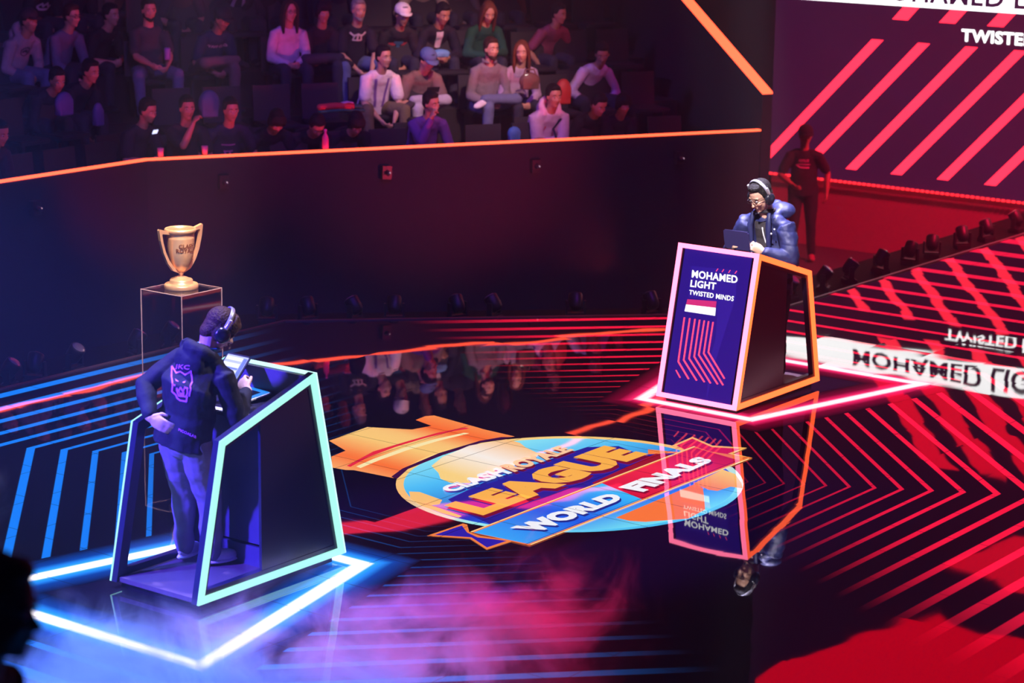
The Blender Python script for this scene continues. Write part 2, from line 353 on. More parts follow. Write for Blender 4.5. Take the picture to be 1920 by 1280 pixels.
decal('globe_land', [(1155, 970), (1240, 934), (1305, 906), (1318, 915), (1320, 930), (1322, 955), (1290, 972), (1210, 978), (1180, 976)], (255, 120, 55), 3)
decal('globe_shade', [(840, 936), (905, 905), (1010, 868), (1100, 838), (1160, 836), (1200, 852), (1290, 848), (1160, 902), (1040, 948), (925, 985), (880, 965)], (26, 30, 150), 4)
decal('globe_shade', [(1110, 905), (1230, 850), (1290, 855), (1240, 885), (1140, 920)], (160, 16, 30), 5)
# ribbon
decal('ribbon_tail', [(800.5, 1004), (845, 989), (868, 981), (876, 983), (880, 997), (900, 1004), (962, 1014), (912.5, 1030), (881, 1009.5)], (245, 130, 60), 4)
decal('ribbon_tail', [(815, 1002.5), (850, 990), (866, 985), (876, 998), (895, 1007), (950, 1013.5), (913, 1026), (884, 1007)], (40, 30, 170), 5)
decal('ribbon_tail', [(1257, 836), (1298.5, 818.6), (1336, 835), (1401, 839), (1374, 850), (1411, 858), (1340, 878), (1290, 850)], (250, 180, 90), 6)
decal('ribbon_tail', [(1268, 835), (1298, 822), (1335, 838), (1390, 841), (1365, 850), (1395, 858), (1340, 872), (1300, 850)], (215, 20, 50), 7)
TL, TR, BL, BR = (881, 996.5), (1300.5, 836), (993, 1022.5), (1411, 858)
decal('ribbon_edge', [TL, TR, (1330, 846), BR, BL], (245, 120, 50), 8)
def lerp(a, b, t): return (a[0]+(b[0]-a[0])*t, a[1]+(b[1]-a[1])*t)
def rb(u, v): return lerp(lerp(TL, TR, u), lerp(BL, BR, u), v)
decal('ribbon_edge', [rb(0.0, .005), rb(1, .005), rb(1, .03), rb(0, .03)], (255, 225, 150), 9)
decal('ribbon_edge', [rb(0.01, .97), rb(.99, .97), rb(.985, .995), rb(.01, .995)], (255, 225, 150), 9)
decal_grad('ribbon_field', [rb(0, .06), rb(.575, .06), rb(.52, .94), rb(0.01, .94)], [(0, (50, 170, 255)), (.5, (20, 90, 235)), (.8, (35, 150, 250)), (1, (50, 190, 255))], ((900, 1000), (1170, 925)), 9)
decal_grad('ribbon_field', [rb(.575, .06), rb(.99, .06), rb(.96, .94), rb(.52, .94)], [(0, (215, 15, 45)), (.5, (250, 40, 70)), (1, (190, 10, 35))], ((1150, 925), (1380, 850)), 9)
def shadow_text(name, s, q, col, dark, lay, off, d=(3, 3.5)):
    quad_text(name+'_shadow', s, *[(a+d[0], b+d[1]) for a, b in q], dark, lay, fl(lay), floor_o, off)
    quad_text(name, s, *q, col, lay+1, fl(lay+1), floor_o, off)
shadow_text('emblem_word', 'LEAGUE', [(907, 966), (1217, 850.5), (1133, 834.5), (832, 947)], (255, 180, 70), (120, 8, 40), 10, .075, (4, 5))
shadow_text('emblem_word', 'CLASH', [(847.6, 922.7), (961, 886), (930, 876), (821.8, 915)], (240, 248, 255), (20, 60, 160), 10, .06)
shadow_text('emblem_word', 'ROYALE', [(966, 885), (1077.7, 843), (1047, 835.5), (936, 873)], (255, 205, 160), (110, 10, 40), 10, .06)
shadow_text('emblem_word', 'WORLD', [(1007, 998.6), (1172, 934), (1143, 922.5), (955.6, 989)], (245, 248, 255), (15, 40, 140), 11, .07)
shadow_text('emblem_word', 'FINALS', [(1207, 922), (1339, 863), (1309, 855), (1158.3, 913)], (250, 250, 255), (130, 5, 30), 11, .07)

# bright frame of light with a soft glow painted beside it, drawn on the LED floor around each desk
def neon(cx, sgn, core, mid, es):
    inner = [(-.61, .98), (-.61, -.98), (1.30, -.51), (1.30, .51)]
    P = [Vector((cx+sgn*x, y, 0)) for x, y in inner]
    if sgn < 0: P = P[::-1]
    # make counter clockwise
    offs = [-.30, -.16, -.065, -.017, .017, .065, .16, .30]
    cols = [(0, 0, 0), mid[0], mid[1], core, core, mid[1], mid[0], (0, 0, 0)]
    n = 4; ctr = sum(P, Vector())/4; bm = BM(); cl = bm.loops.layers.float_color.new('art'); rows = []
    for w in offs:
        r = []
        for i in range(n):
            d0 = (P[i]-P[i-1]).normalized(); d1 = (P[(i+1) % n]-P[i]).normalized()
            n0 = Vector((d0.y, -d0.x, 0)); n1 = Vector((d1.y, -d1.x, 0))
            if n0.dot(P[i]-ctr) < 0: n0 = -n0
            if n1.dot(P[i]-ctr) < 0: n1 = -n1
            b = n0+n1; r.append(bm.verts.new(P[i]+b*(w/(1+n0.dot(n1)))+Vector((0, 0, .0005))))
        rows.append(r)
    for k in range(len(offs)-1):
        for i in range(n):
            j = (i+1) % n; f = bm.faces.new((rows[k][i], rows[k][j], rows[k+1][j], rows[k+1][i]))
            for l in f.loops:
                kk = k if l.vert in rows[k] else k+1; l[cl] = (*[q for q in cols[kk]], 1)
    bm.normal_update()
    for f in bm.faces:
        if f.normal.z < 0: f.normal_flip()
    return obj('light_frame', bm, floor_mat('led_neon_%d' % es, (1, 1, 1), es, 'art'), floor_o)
for cx, sg in ((-3.61, 1), (3.61, -1)):
    bm = BM(); f = bm.faces.new([bm.verts.new((cx+sg*x, y, .0003)) for x, y in ((-.61, -.98), (1.30, -.51), (1.30, .51), (-.61, .98))]); bm.normal_update()
    if f.normal.z < 0: f.normal_flip()
    obj('unlit_area', bm, floor_mat('led_unlit', c8(14, 8, 34), 1), floor_o)
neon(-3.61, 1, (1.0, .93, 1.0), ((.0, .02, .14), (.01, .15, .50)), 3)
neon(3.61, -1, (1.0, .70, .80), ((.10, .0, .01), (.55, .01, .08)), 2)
# ------------------------------------------------------------------ stands, walls, big screen
K = np.array([3.6, 7.4]); E_ = np.array([9.75, 3.96]); DR = (E_-K)/np.linalg.norm(E_-K); NR = np.array([-DR[1], DR[0]]); NR = NR if NR[1] > 0 else -NR
def off_path(D, s0=-6.5, s1=7.05):
    """path parallel to the rail, D behind it"""
    j = K + np.array([math.tan(math.radians(14.75))*D, D]) if D else K
    return [(K[0]+s0, K[1]+D), tuple(j), tuple(K+DR*s1+NR*D)]
wallm = mat('black_drape', (.012, .008, .016), .9, bump=.3, scale=6, vary=.3)
orange = glow('orange_led', (1, .075, .028), 4.2)
def strip_path(bm, pts, w0, w1, z0, z1): along(bm, pts, w0, w1, z0, z1)
bm = BM(); along(bm, off_path(0), 0, .12, -1.0, 1.085); obj('wall_stands', bm, wallm, kind='structure', label='black wall below the audience rail')
bm = BM(); along(bm, off_path(0), -.012, .05, 1.094, 1.114); obj('trim_4', bm, orange, kind='structure', label='orange light strip along the top of the audience wall')
RISE, DEPTH, Z1, D1 = .41, .90, .40, .12
tier = mat('tier_carpet', (.007, .005, .008), .9, vary=.3)
for r in range(6):
    bm = BM(); d0 = D1+DEPTH*r; j0 = off_path(d0, -6.5, 7.0); j1 = off_path(d0+DEPTH+.01, -6.5, 7.0)
    for a in range(2):
        prism(bm, [(*j0[a], -1), (*j0[a+1], -1), (*j1[a+1], -1), (*j1[a], -1)], (0, 0, Z1+RISE*r+1))
    obj('floor_tier_%d' % (r+1), bm, tier, kind='structure', label='dark seating tier, step %d from the rail' % (r+1))
# side wall of the stands with its sloping light strip
e0 = K+DR*7.06
bm = BM(); a = e0; b = e0+NR*13
def P2(q, z): return (q[0], q[1], z)
prism(bm, [P2(a, -1), P2(a, 1.50), P2(b, 1.50+13*.447), P2(b, -1)], (DR[0]*.12, DR[1]*.12, 0)); obj('wall_stands_side', bm, wallm, kind='structure', label='sloping black side wall of the stands')
bm = BM(); prism(bm, [P2(a, 1.506), P2(a, 1.53), P2(b, 1.53+13*.447), P2(b, 1.506+13*.447)], (DR[0]*.13, DR[1]*.13, 0)); obj('trim_5', bm, orange, kind='structure', label='orange light strip sloping up the side of the stands')
bm = BM(); box(bm, 14.3, 14.5, 6.2, 24, -1, 12); box(bm, -12, 14.5, 15, 15.2, -1, 12)
obj('wall_back', bm, wallm, kind='structure', label='black drapes behind the stands')

bar_ = [at(560, 996, z=-5.0), at(1165, 917, z=-5.0)]; pa, pb = [(q[0], q[1]) for q in bar_]; mid_ = (pa[0]+(pb[0]-pa[0])*.5, pa[1]+(pb[1]-pa[1])*.5)
bm = BM(); prism(bm, [P2(pa, 4.92), P2(pa, 5.16), P2(mid_, 5.08), P2(mid_, 4.98), ], (.1, .1, 0)); prism(bm, [P2(mid_, 4.98), P2(mid_, 5.08), P2(pb, 5.05), P2(pb, 5.0)], (.1, .1, 0))
obj('trim_6', bm, glow('red_led', (1, .02, .06), 3), kind='structure', label='red light band high above the stands, seen mirrored in the floor')
# big LED screen
XS = 13.95
scr = thing('led_screen', 'huge dark red video wall with pink diagonal stripes and white name band', 'screen', (XS, 0, -.09))
def sobj(name, bm, m, **k):
    o = obj(name, bm, m, **k); o.parent = scr; o.matrix_parent_inverse = Matrix.Translation((-XS, 0, .09)); return o
bm = BM(); box(bm, XS+.004, XS+.25, -3.2, 6.31, -.09, 9.5); sobj('panel', bm, mat('screen_panel', (.01, .008, .012), .5, em=c8(52, 14, 50), es=1, vary=0))
pink = glow('screen_pink', (1, .021, .05), 3); white_s = glow('screen_white', (1, 1, 1), 3); redp = glow('screen_red', (1, .004, .03), 2.2); ink = mat('screen_ink', (.01, .008, .012), .5, em=c8(40, 20, 60), es=1, vary=0)
def sp(px, py): p = at(px, py, x=XS); return (p[1], p[2])
def spoly(name, yz, m, lay=1):
    bm = BM(); f = bm.faces.new([bm.verts.new((XS-.002*lay, y, z)) for y, z in yz]); bmesh.ops.triangulate(bm, faces=[f]); return sobj(name, bm, m)
# diagonal stripes: one measured, the rest at its period
def zc(px, py): return (1440+px/3.2, py/3.2)
s3 = [sp(*zc(1185, 280)), sp(*zc(1260, 282)), sp(*zc(530, 1022)), sp(*zc(465, 1010))]
s4 = [sp(*zc(1480, 298)), sp(*zc(1550, 302)), sp(*zc(797, 1050)), sp(*zc(735, 1045))]
per = s4[3][0]-s3[3][0]; zt = (s3[0][1]+s3[1][1])/2; zb = (s3[2][1]+s3[3][1])/2
def clip_stripe(y0, y1, yb1, yb0, z1, z0, m, name='stripe', lay=1):
    pts = [(y0, z1), (y1, z1), (yb1, z0), (yb0, z0)]
    ymax = 6.30; out = []
    for i in range(4):
        p, q = pts[i], pts[(i+1) % 4]
        if p[0] <= ymax: out.append(p)
        if (p[0] <= ymax) != (q[0] <= ymax):
            t = (ymax-p[0])/(q[0]-p[0]); out.append((ymax, p[1]+(q[1]-p[1])*t))
    if len(out) > 2: spoly(name, out, m, lay)
for k in range(-2, 8):
    clip_stripe(s3[0][0]+per*k, s3[1][0]+per*k, s3[2][0]+per*k, s3[3][0]+per*k, zt, zb, pink)
u0 = sp(*zc(810, 42)); u1 = sp(*zc(905, 50)); u2 = sp(*zc(830, 122)); u3 = sp(*zc(745, 115)); zu = (u2[1]+u3[1])/2; sl = (u0[0]-u3[0])/(u0[1]-u3[1]); wu = u1[0]-u0[0]
for k in range(0, 7):
    y = u3[0]+per*k; clip_stripe(y+sl*(2.25-zu), y+sl*(2.25-zu)+wu, y+wu, y, 2.25, zu, pink)
for k in range(-1, 7):   # upper stripes above the band
    y = u3[0]+per*k-.1; clip_stripe(y+sl*(3.7-zu), y+sl*(3.7-zu)+wu*1.6, y+sl*(2.6-zu)+wu*1.6, y+sl*(2.6-zu), 3.7, 2.6, redp)
spoly('name_band', [(6.2, 2.216), (-3, 2.216), (-3, 2.575), (6.2, 2.575)], white_s, 2)
def wtext(s, y0, h, z0, m, off=.03, wide=1.0):
    V, Fc, asp = text_geo(s, off); bm = BM(); w = h*asp*wide
    vs = [bm.verts.new((XS-.006, y0-u*w, z0+v*h)) for u, v in V]
    for f in Fc:
        try: bm.faces.new([vs[i] for i in f])
        except ValueError: pass
    sobj('lettering', bm, m); return w
w_m = wtext('MOHAMED', 4.93, .245, 2.27, ink, .03, 1.12); wtext('LIGHT', 4.93-w_m-.14, .245, 2.27, ink, .03, 1.12)
w_m = wtext('TWISTED', 3.62, .155, 1.83, white_s, .03, 1.12); wtext('MINDS', 3.62-w_m-.08, .155, 1.83, white_s, .03, 1.12)
spoly('red_field', [(6.2, 7.3), (5.7, 6.75), (5.2, 6.55), (4.5, 6.1), (3.9, 5.75), (3.5, 5.6), (2.9, 5.75), (2.4, 5.7), (1.2, 5.9), (.3, 5.9), (.3, 8.6), (6.2, 8.6)], glow('screen_deep_red', (1, .0, .02), 2.2), 1)
spoly('red_field', [(3.45, 5.0), (3.0, 4.75), (2.5, 4.4), (1.2, 4.3), (0, 4.5), (0, 5.1), (2.2, 5.1)], redp, 1)
# row of small red lights under the screen
rd = glow('red_dot', c8(255, 40, 50), 2.2)
for k in range(96):
    y = 6.28-k*.07; bm = BM(); box(bm, XS-.03, XS-.005, y-.022, y+.022, -.115, -.085)
    sobj('small_light', bm, rd)
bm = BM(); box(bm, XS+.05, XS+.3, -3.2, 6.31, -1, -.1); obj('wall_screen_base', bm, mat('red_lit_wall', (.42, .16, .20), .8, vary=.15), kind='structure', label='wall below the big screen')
# ------------------------------------------------------------------ player desks
panel_b = mat('black_gloss_panel', (.012, .010, .03), .3, vary=.1)
inner_b = mat('dark_inner_panel', (.05, .045, .10), .45, vary=.15)
board = mat('dark_platform_board', (.10, .06, .08), .4, vary=.2)
Wd, Ld, b0 = .743, 1.296, .046
PR = [(0, b0), (.206, .994), (1.031, 1.25), (1.296, b0)]
def inset(poly, w):
    n = len(poly); P = [Vector((p[0], p[1])) for p in poly]; c = sum(P, Vector((0, 0)))/n; out = []
    for i in range(n):
        d0 = (P[i]-P[i-1]).normalized(); d1 = (P[(i+1) % n]-P[i]).normalized(); n0 = Vector((-d0.y, d0.x)); n1 = Vector((-d1.y, d1.x))
        if n0.dot(c-P[i]) < 0: n0 = -n0
        if n1.dot(c-P[i]) < 0: n1 = -n1
        out.append(P[i]+(n0+n1)*(w/(1+n0.dot(n1))))
    return [(v.x, v.y) for v in out]
def fx(z): return 1.296-.265*(z-b0)/(1.25-b0)
def desk(cx, rz, label, msides, mfront, screen_on):
    t = thing('player_desk', label, 'gaming desk', (cx, 0, 0), rz)
    h = Wd/2
    bm = BM(); box(bm, .06, 1.22, -.33, .33, 0, .046); obj('plinth', bm, dark_metal, t)
    bm = BM(); box(bm, .02, 1.28, -h+.02, h-.02, .046, .075); obj('platform', bm, board, t)
    i1 = inset(PR, .042); i2 = inset(PR, .070)
    for s in (-1, 1):
        bm = BM(); ring(bm, [(x, s*(h-.016), z) for x, z in PR], [(x, s*(h-.016), z) for x, z in i2], (0, -s*.045, 0)); obj('side_frame', bm, panel_b, t)
        bm = BM(); ring(bm, [(x, s*h, z) for x, z in PR], [(x, s*h, z) for x, z in i1], (0, -s*.016, 0)); obj('light_strip', bm, msides, t, label='light strip around the side frame')
        # closed side board in the front half
        bm = BM(); zt = .994+(.56-.206)*.3103
        prism(bm, [(.56, s*(h-.02), .075), (1.24, s*(h-.02), .075), (1.00, s*(h-.02), 1.19), (.56, s*(h-.02), zt-.05)], (0, -s*.02, 0)); obj('side_board', bm, panel_b, t)
    # slanted front: frame strips and display
    U = Vector((0, 1, 0)); B = Vector((1.296, 0, b0)); T = Vector((1.031, 0, 1.25)); up = (T-B); Hh = up.length; up.normalize(); nn = Vector((up.z, 0, -up.x))
    def FP(y, v, d=0): return tuple(B+up*v+Vector((0, y, 0))+nn*d)
    bm = BM(); ring(bm, [FP(-h, 0), FP(h, 0), FP(h, Hh), FP(-h, Hh)], [FP(-h+.037, .037), FP(h-.037, .037), FP(h-.037, Hh-.037), FP(-h+.037, Hh-.037)], tuple(nn*.012)); obj('front_light_strip', bm, mfront, t, label='light strip around the front display')
    bm = BM(); prism(bm, [FP(-h+.03, .03, -.03), FP(h-.03, .03, -.03), FP(h-.03, Hh-.02, -.03), FP(-h+.03, Hh-.02, -.03)], tuple(nn*.028)); fp = obj('front_display', bm, screen_on or panel_b, t)
    # back board facing the player, with a recessed door
    bm = BM(); ring(bm, [(.68, -h+.04, .075), (.68, h-.04, .075), (.68, h-.04, 1.02), (.68, -h+.04, 1.02)], [(.68, -h+.12, .20), (.68, h-.12, .20), (.68, h-.12, .97), (.68, -h+.12, .97)], (.02, 0, 0)); obj('back_board', bm, inner_b, t)
    bm = BM(); box(bm, .692, .70, -h+.125, h-.125, .215, .965); obj('cabinet_door', bm, inner_b, t)
    bm = BM(); box(bm, .575, 1.035, -h+.045, h-.045, 1.02, 1.04); obj('desk_top', bm, mat('desk_top_black', (.02, .018, .035), .25), t)
    bm = BM(); box(bm, .575, .625, -h+.05, h-.05, 1.041, 1.05); obj('desk_edge', bm, mat('white_edge', (.75, .72, .66), .5), t, label='cream strip along the back of the desk top')
    bm = BM(); prism(bm, [(1.035, -h+.05, 1.04), (.992, -h+.05, 1.235), (.98, -h+.05, 1.235), (1.02, -h+.05, 1.04)], (0, 2*h-.1, 0)); obj('inner_lip', bm, mat('grey_lip', (.10, .09, .13), .5), t)
    return t, FP, Hh
mint = glow('mint_led', (.42, 1.0, .86), 1.1); mint_w = glow('mint_white_led', (.62, 1, .98), 1.3)
pinkw = glow('pink_white_led', (1, .165, .31), 4); orange2 = glow('orange_side_led', (1, .10, .022), 3.6)
deskL, FPL, HhL = desk(-3.61, 0, 'angular black player desk outlined in pale cyan light, in the blue smoke', mint, mint_w, None)
indigo = mat('display_indigo', (.02, .015, .05), .3, em=c8(44, 22, 140), es=1, vary=0)
deskR, FPR, HhR = desk(3.61, math.pi, 'angular player desk outlined in pink and orange light with name display', orange2, pinkw, indigo)
# display contents on the right desk, laid on its slanted face
Bp = Vector((3.61-1.296, 0, b0)); Tp = Vector((3.61-1.031, 0, 1.25)); upv = (Tp-Bp).normalized(); nR = Vector((-upv.z, 0, upv.x))
def dm(lift):
    def f(px, py):
        q = on_plane(px, py, Bp+nR*(.0+lift), nR); v = Vector(q)
        v = v-Vector((3.61, 0, 0)); return (-v.x, -v.y, v.z)
    return f
def zr(a, b): return (1180+a/3.4595, 430+b/3.4595)
wdis = glow('display_white', (1, 1, 1), 1.6); pdis = glow('display_pink', (1, .06, .16), 1.8)
def dtext(s, q, off): quad_text('lettering', s, *[zr(*p) for p in q], None, 0, dm(.0035), deskR, off, m=wdis)
dtext('MOHAMED', [(404, 312), (700, 350), (703, 300), (408, 262)], .028)
dtext('LIGHT', [(394, 372), (560, 392), (565, 345), (400, 326)], .028)
dtext('TWISTED', [(386, 422), (545, 446), (549, 414), (390, 391)], .022); dtext('MINDS', [(560, 449), (675, 466), (680, 433), (564, 416)], .022)
def dpoly(name, pts, m, lift=.003):
    bm = BM(); f = bm.faces.new([bm.verts.new(dm(lift)(*zr(*p))) for p in pts]); bmesh.ops.triangulate(bm, faces=[f]); return obj(name, bm, m, deskR)
dpoly('lit_panel', [(400, 236), (700, 268), (690, 440), (560, 850), (500, 1110), (520, 850), (560, 700), (575, 470), (385, 440)], glow('display_indigo_light', c8(52, 28, 158), 1), .0015)
dpoly('flag_red', [(376, 452), (566, 466), (560, 508), (368, 486)], glow('flag_magenta', c8(225, 50, 130), 1))
dpoly('flag_white', [(368, 486), (560, 508), (556, 560), (358, 530)], wdis)
for i, (xt, xk, yk, xe, ye) in enumerate([(357, 317, 858, 385, 972), (392, 352, 848, 437, 982), (426, 387, 838, 487, 992), (456, 420, 826, 527, 1000), (486, 450, 815, 573, 1006), (514, 482, 805, 608, 1012), (543, 512, 797, 617, 970)]):
    w = 5; yt = 570+i*5
    dpoly('chevron_line', [(xt-w, yt), (xt+w, yt), (xk+w+1, yk-3), (xe+w, ye-4), (xe-w, ye), (xk-w, yk)], pdis)
for x in (560, 598, 640, 682): dpoly('tick', [(x, 272+(x-560)*.12), (x+6, 272+(x-560)*.12), (x+18, 254+(x-560)*.12), (x+12, 254+(x-560)*.12)], pdis)
dpoly('tick', [(298, 912), (306, 910), (334, 960), (326, 964)], pdis)

# ------------------------------------------------------------------ tablets
tab_b = mat('tablet_black', (.015, .015, .02), .3); tab_w = mat('tablet_white_case', (.75, .78, .85), .4)
def tablet(name, label, M, w, h, rows, case=tab_b, bright=1.0, group=None):
    """M places a tablet whose screen faces its local +z, width along x, height along y"""
    t = thing(name, label, 'tablet', group=group); t.matrix_world = M
    bm = BM(); box(bm, -w/2, w/2, -h/2, h/2, -.009, 0); bmesh.ops.bevel(bm, geom=[e for e in bm.edges if abs((e.verts[0].co-e.verts[1].co).z) > .005], offset=.012, segments=3, affect='EDGES'); obj('case', bm, case, t)
    bm = BM(); box(bm, -w/2+.010, w/2-.010, -h/2+.012, h/2-.012, .0003, .0012); s = obj('display', bm, rows[0], t)
    for (x0, x1, y0, y1, mm) in rows[1]:
        bm = BM(); box(bm, x0*w, x1*w, y0*h, y1*h, .0014, .0018); obj('display_card', bm, mm, s)
    return t
dsp = glow('tablet_lit', c8(175, 185, 235), 1.25); card = glow('tablet_card', c8(235, 240, 250), 1.3); bar = glow('tablet_bar', c8(95, 120, 215), 1.1); dsp_dark = mat('tablet_off', (.01, .012, .02), .12)
tl, tr, brp = [Vector(at(*q, x=xx)) for q, xx in (((434, 661), -2.72), ((471, 669), -2.70), ((449, 712), -2.83))]
X = (tr-tl); wv = X.length; X.normalize(); Yv = (tr-brp); hv = Yv.length; Yv = (Yv-X*Yv.dot(X)).normalized(); Zv = X.cross(Yv)
Mt = Matrix((X, Yv, Zv)).transposed().to_4x4(); Mt.translation = (tl+brp)/2
hv = .245; wv = .175
Mt.translation = tr-X*wv/2-Yv*hv/2
tabL = tablet('tablet', 'lit tablet upright on the desk before the player in the dark hoodie', Mt, wv, hv,
       (dsp, [(-.42, .25, .30, .40, card), (-.42, .25, .10, .22, card), (-.42, .25, -.12, 0, card), (-.42, .25, -.34, -.20, card), (.28, .43, -.44, .40, bar), (-.42, .25, .04, .08, bar), (-.42, .25, -.18, -.14, bar)]))
st = Mt.translation
bm = BM(); tube(bm, [st-Zv*.012-Yv*.05, Vector((st.x+.09, st.y-.01, 1.06))], [.008, .008], n=8); box(bm, st.x+.03, st.x+.15, st.y-.06, st.y+.05, 1.041, 1.05)
so = obj('tablet_stand', bm, dark_metal); tag(so, 'small dark stand holding the lit tablet on the cyan desk', 'stand')
Ml = Matrix.Translation((-2.70, .10, 1.075))@Matrix.Rotation(math.radians(-98), 4, 'Z')@Matrix.Rotation(math.radians(7), 4, 'X')
tablet('tablet', 'tablet lying flat on the desk with a bright blue and white screen', Ml, .27, .21, (glow('tablet_blue', c8(30, 140, 250), 1.1), [(-.42, -.05, -.30, .28, dsp_dark), (-.02, .30, -.30, .28, dsp_dark)]), case=tab_w)

# ------------------------------------------------------------------ acrylic plinth and trophy
gl = bpy.data.materials.new('acrylic'); gl.use_nodes = True; nt = gl.node_tree; nt.nodes.remove(nt.nodes['Principled BSDF'])
o_ = nt.nodes['Material Output']; tr_ = nt.nodes.new('ShaderNodeBsdfTransparent'); tr_.inputs[0].default_value = (.97, .95, .98, 1); gs = nt.nodes.new('ShaderNodeBsdfGlossy'); gs.inputs['Roughness'].default_value = .02
fz = nt.nodes.new('ShaderNodeLayerWeight'); fz.inputs[0].default_value = .5; mx_ = nt.nodes.new('ShaderNodeMixShader'); fzm = mth(nt, 'MULTIPLY_ADD', mth(nt, 'POWER', fz.outputs[1], 4.0), .85, .055)
nt.links.new(fzm, mx_.inputs[0]); nt.links.new(tr_.outputs[0], mx_.inputs[1]); nt.links.new(gs.outputs[0], mx_.inputs[2]); nt.links.new(mx_.outputs[0], o_.inputs[0])
edge = mat('acrylic_edge', (.62, .42, .42), .3, vary=.05, em=(.30, .13, .15), es=.0)
plin = thing('trophy_stand', 'clear acrylic box standing on the floor under the gold trophy', 'stand', (0, 3.34, 0))
w_ = .222; hp = .885
for nm, a, b_ in (('side_panel', (-w_, -w_), (w_, -w_)), ('side_panel', (w_, -w_), (w_, w_)), ('side_panel', (w_, w_), (-w_, w_)), ('side_panel', (-w_, w_), (-w_, -w_))):
    bm = BM(); bm.faces.new([bm.verts.new(p) for p in ((*a, .003), (*b_, .003), (*b_, hp-.004), (*a, hp-.004))]); bmesh.ops.solidify(bm, geom=bm.faces[:], thickness=.004); obj(nm, bm, gl, plin)
bm = BM(); box(bm, -w_, w_, -w_, w_, hp-.008, hp); obj('top_panel', bm, gl, plin)
for x, y in ((-w_, -w_), (w_, -w_), (w_, w_), (-w_, w_)):
    bm = BM(); box(bm, x-.003, x+.003, y-.003, y+.003, .0, hp); obj('edge', bm, edge, plin)
for a, b_ in (((-w_, -w_), (w_, -w_)), ((w_, -w_), (w_, w_)), ((w_, w_), (-w_, w_)), ((-w_, w_), (-w_, -w_))):
    bm = BM(); tube(bm, [(*a, hp-.004), (*b_, hp-.004)], [.0034, .0034], n=6); obj('edge', bm, edge, plin)
gold = mat('gold', (1.0, .60, .33), .35, .6, vary=.05)
gold_in = mat('gold_inner', (1.0, .60, .18), .35, 1, vary=.05)
tro = thing('trophy', 'gold two-handled cup on a round stepped base on the clear box', 'trophy', (0, 3.34, hp))
S = 1.0
bm = BM(); lathe(bm, [(.0, 0), (.128, 0), (.133, .006), (.133, .030), (.127, .038), (.100, .040), (.091, .046), (.091, .066), (.085, .074), (.062, .078), (.054, .086), (.042, .092), (.020, .100), (.0, .1)], 56); obj('base', bm, gold, tro, smooth=True)
bm = BM(); lathe(bm, [(.0, .095), (.022, .098), (.016, .112), (.024, .122), (.027, .130), (.020, .140), (.0, .14)], 32); obj('stem', bm, gold, tro, smooth=True)
cup = [(.0, .130), (.030, .134), (.062, .165), (.085, .215), (.100, .275), (.107, .335), (.109, .392), (.110, .398), (.110, .408), (.107, .414), (.109, .440), (.116, .446), (.124, .456), (.125, .470), (.119, .478), (.110, .476), (.106, .455), (.098, .34), (.072, .22), (.03, .15), (.0, .145)]
bm = BM(); lathe(bm, cup, 64); cu_ = obj('cup', bm, gold, tro, smooth=True)
hd = math.radians(172)
for s, dz in ((1, 0), (-1, 0)):
    bm = BM(); dx, dy = math.cos(hd), math.sin(hd); q = Vector((-dy, dx, 0))
    prof_o = [(.105, .462), (.205, .492), (.212, .482), (.200, .40), (.174, .30), (.135, .215), (.085, .150), (.028, .125)]
    prof_i = [(.105, .438), (.178, .452), (.184, .446), (.175, .39), (.152, .305), (.118, .235), (.075, .175), (.028, .145)]
    o3 = [Vector((s*r*dx, s*r*dy, z)) for r, z in prof_o]; i3 = [Vector((s*r*dx, s*r*dy, z)) for r, z in prof_i]
    for k in range(len(o3)-1): prism(bm, [o3[k]-q*.014, o3[k+1]-q*.014, i3[k+1]-q*.014, i3[k]-q*.014], q*.028)
    bmesh.ops.remove_doubles(bm, verts=bm.verts, dist=.0004); obj('handle', bm, gold, tro)
# raised lettering round the cup
def wrap_text(s, z0, h, a_mid, parent, m, off=.04):
    V, Fc, asp = text_geo(s, off); bm = BM(); wd = h*asp; r = .108
    vs = []
    for u, v in V:
        z = z0+v*h; rr = .100+(z-.275)*.12+.004; a = a_mid+(u-.5)*wd/r
        vs.append(bm.verts.new((rr*math.cos(a), rr*math.sin(a), z)))
    fs = []
    for f in Fc:
        try: fs.append(bm.faces.new([vs[i] for i in f]))
        except ValueError: pass
    return obj('lettering', bm, m, parent)
dk_gold = mat('gold_dark', (.35, .12, .05), .4, .6)
wrap_text('CLASH', .335, .032, math.radians(-108), tro, dk_gold); wrap_text('ROYALE', .298, .034, math.radians(-110), tro, dk_gold)

# ------------------------------------------------------------------ moving-head lights on the ledge
def moving_head(name, label, loc, rz, tilt, group):
    t = thing(name, label, 'stage light', loc, rz, group)
    t.scale = (.74, .74, .74)
    bm = BM(); box(bm, -.11, .11, -.09, .09, 0, .07); bmesh.ops.bevel(bm, geom=bm.edges[:], offset=.008, segments=2, affect='EDGES'); obj('base', bm, mh, t)
    bm = BM(); box(bm, -.13, -.105, -.035, .035, .07, .25); box(bm, .105, .13, -.035, .035, .07, .25); box(bm, -.13, .13, -.05, .05, .07, .09); obj('yoke', bm, mh, t)
    bm = BM(); lathe(bm, [(.0, -.10), (.06, -.10), (.085, -.06), (.092, .0), (.095, .10), (.088, .115), (.0, .115)], 24)
    M = Matrix.Translation((0, 0, .22))@Matrix.Rotation(math.radians(tilt), 4, 'X'); bm.transform(M); hd_ = obj('head', bm, mh, t, smooth=True)
    bm = BM(); lathe(bm, [(.0, .116), (.078, .116), (.06, .128), (.0, .132)], 20); bm.transform(M); obj('lens', bm, mat('lens', (.5, .42, .4), .12, .3), hd_)
    return t
mh = mat('fixture_black', (.016, .014, .018), .45, .1)
heads = [((18, 700), 'L'), ((66, 690), 'L'), ((140, 678), 'L'), ((256, 648), 'L')]
proto = None
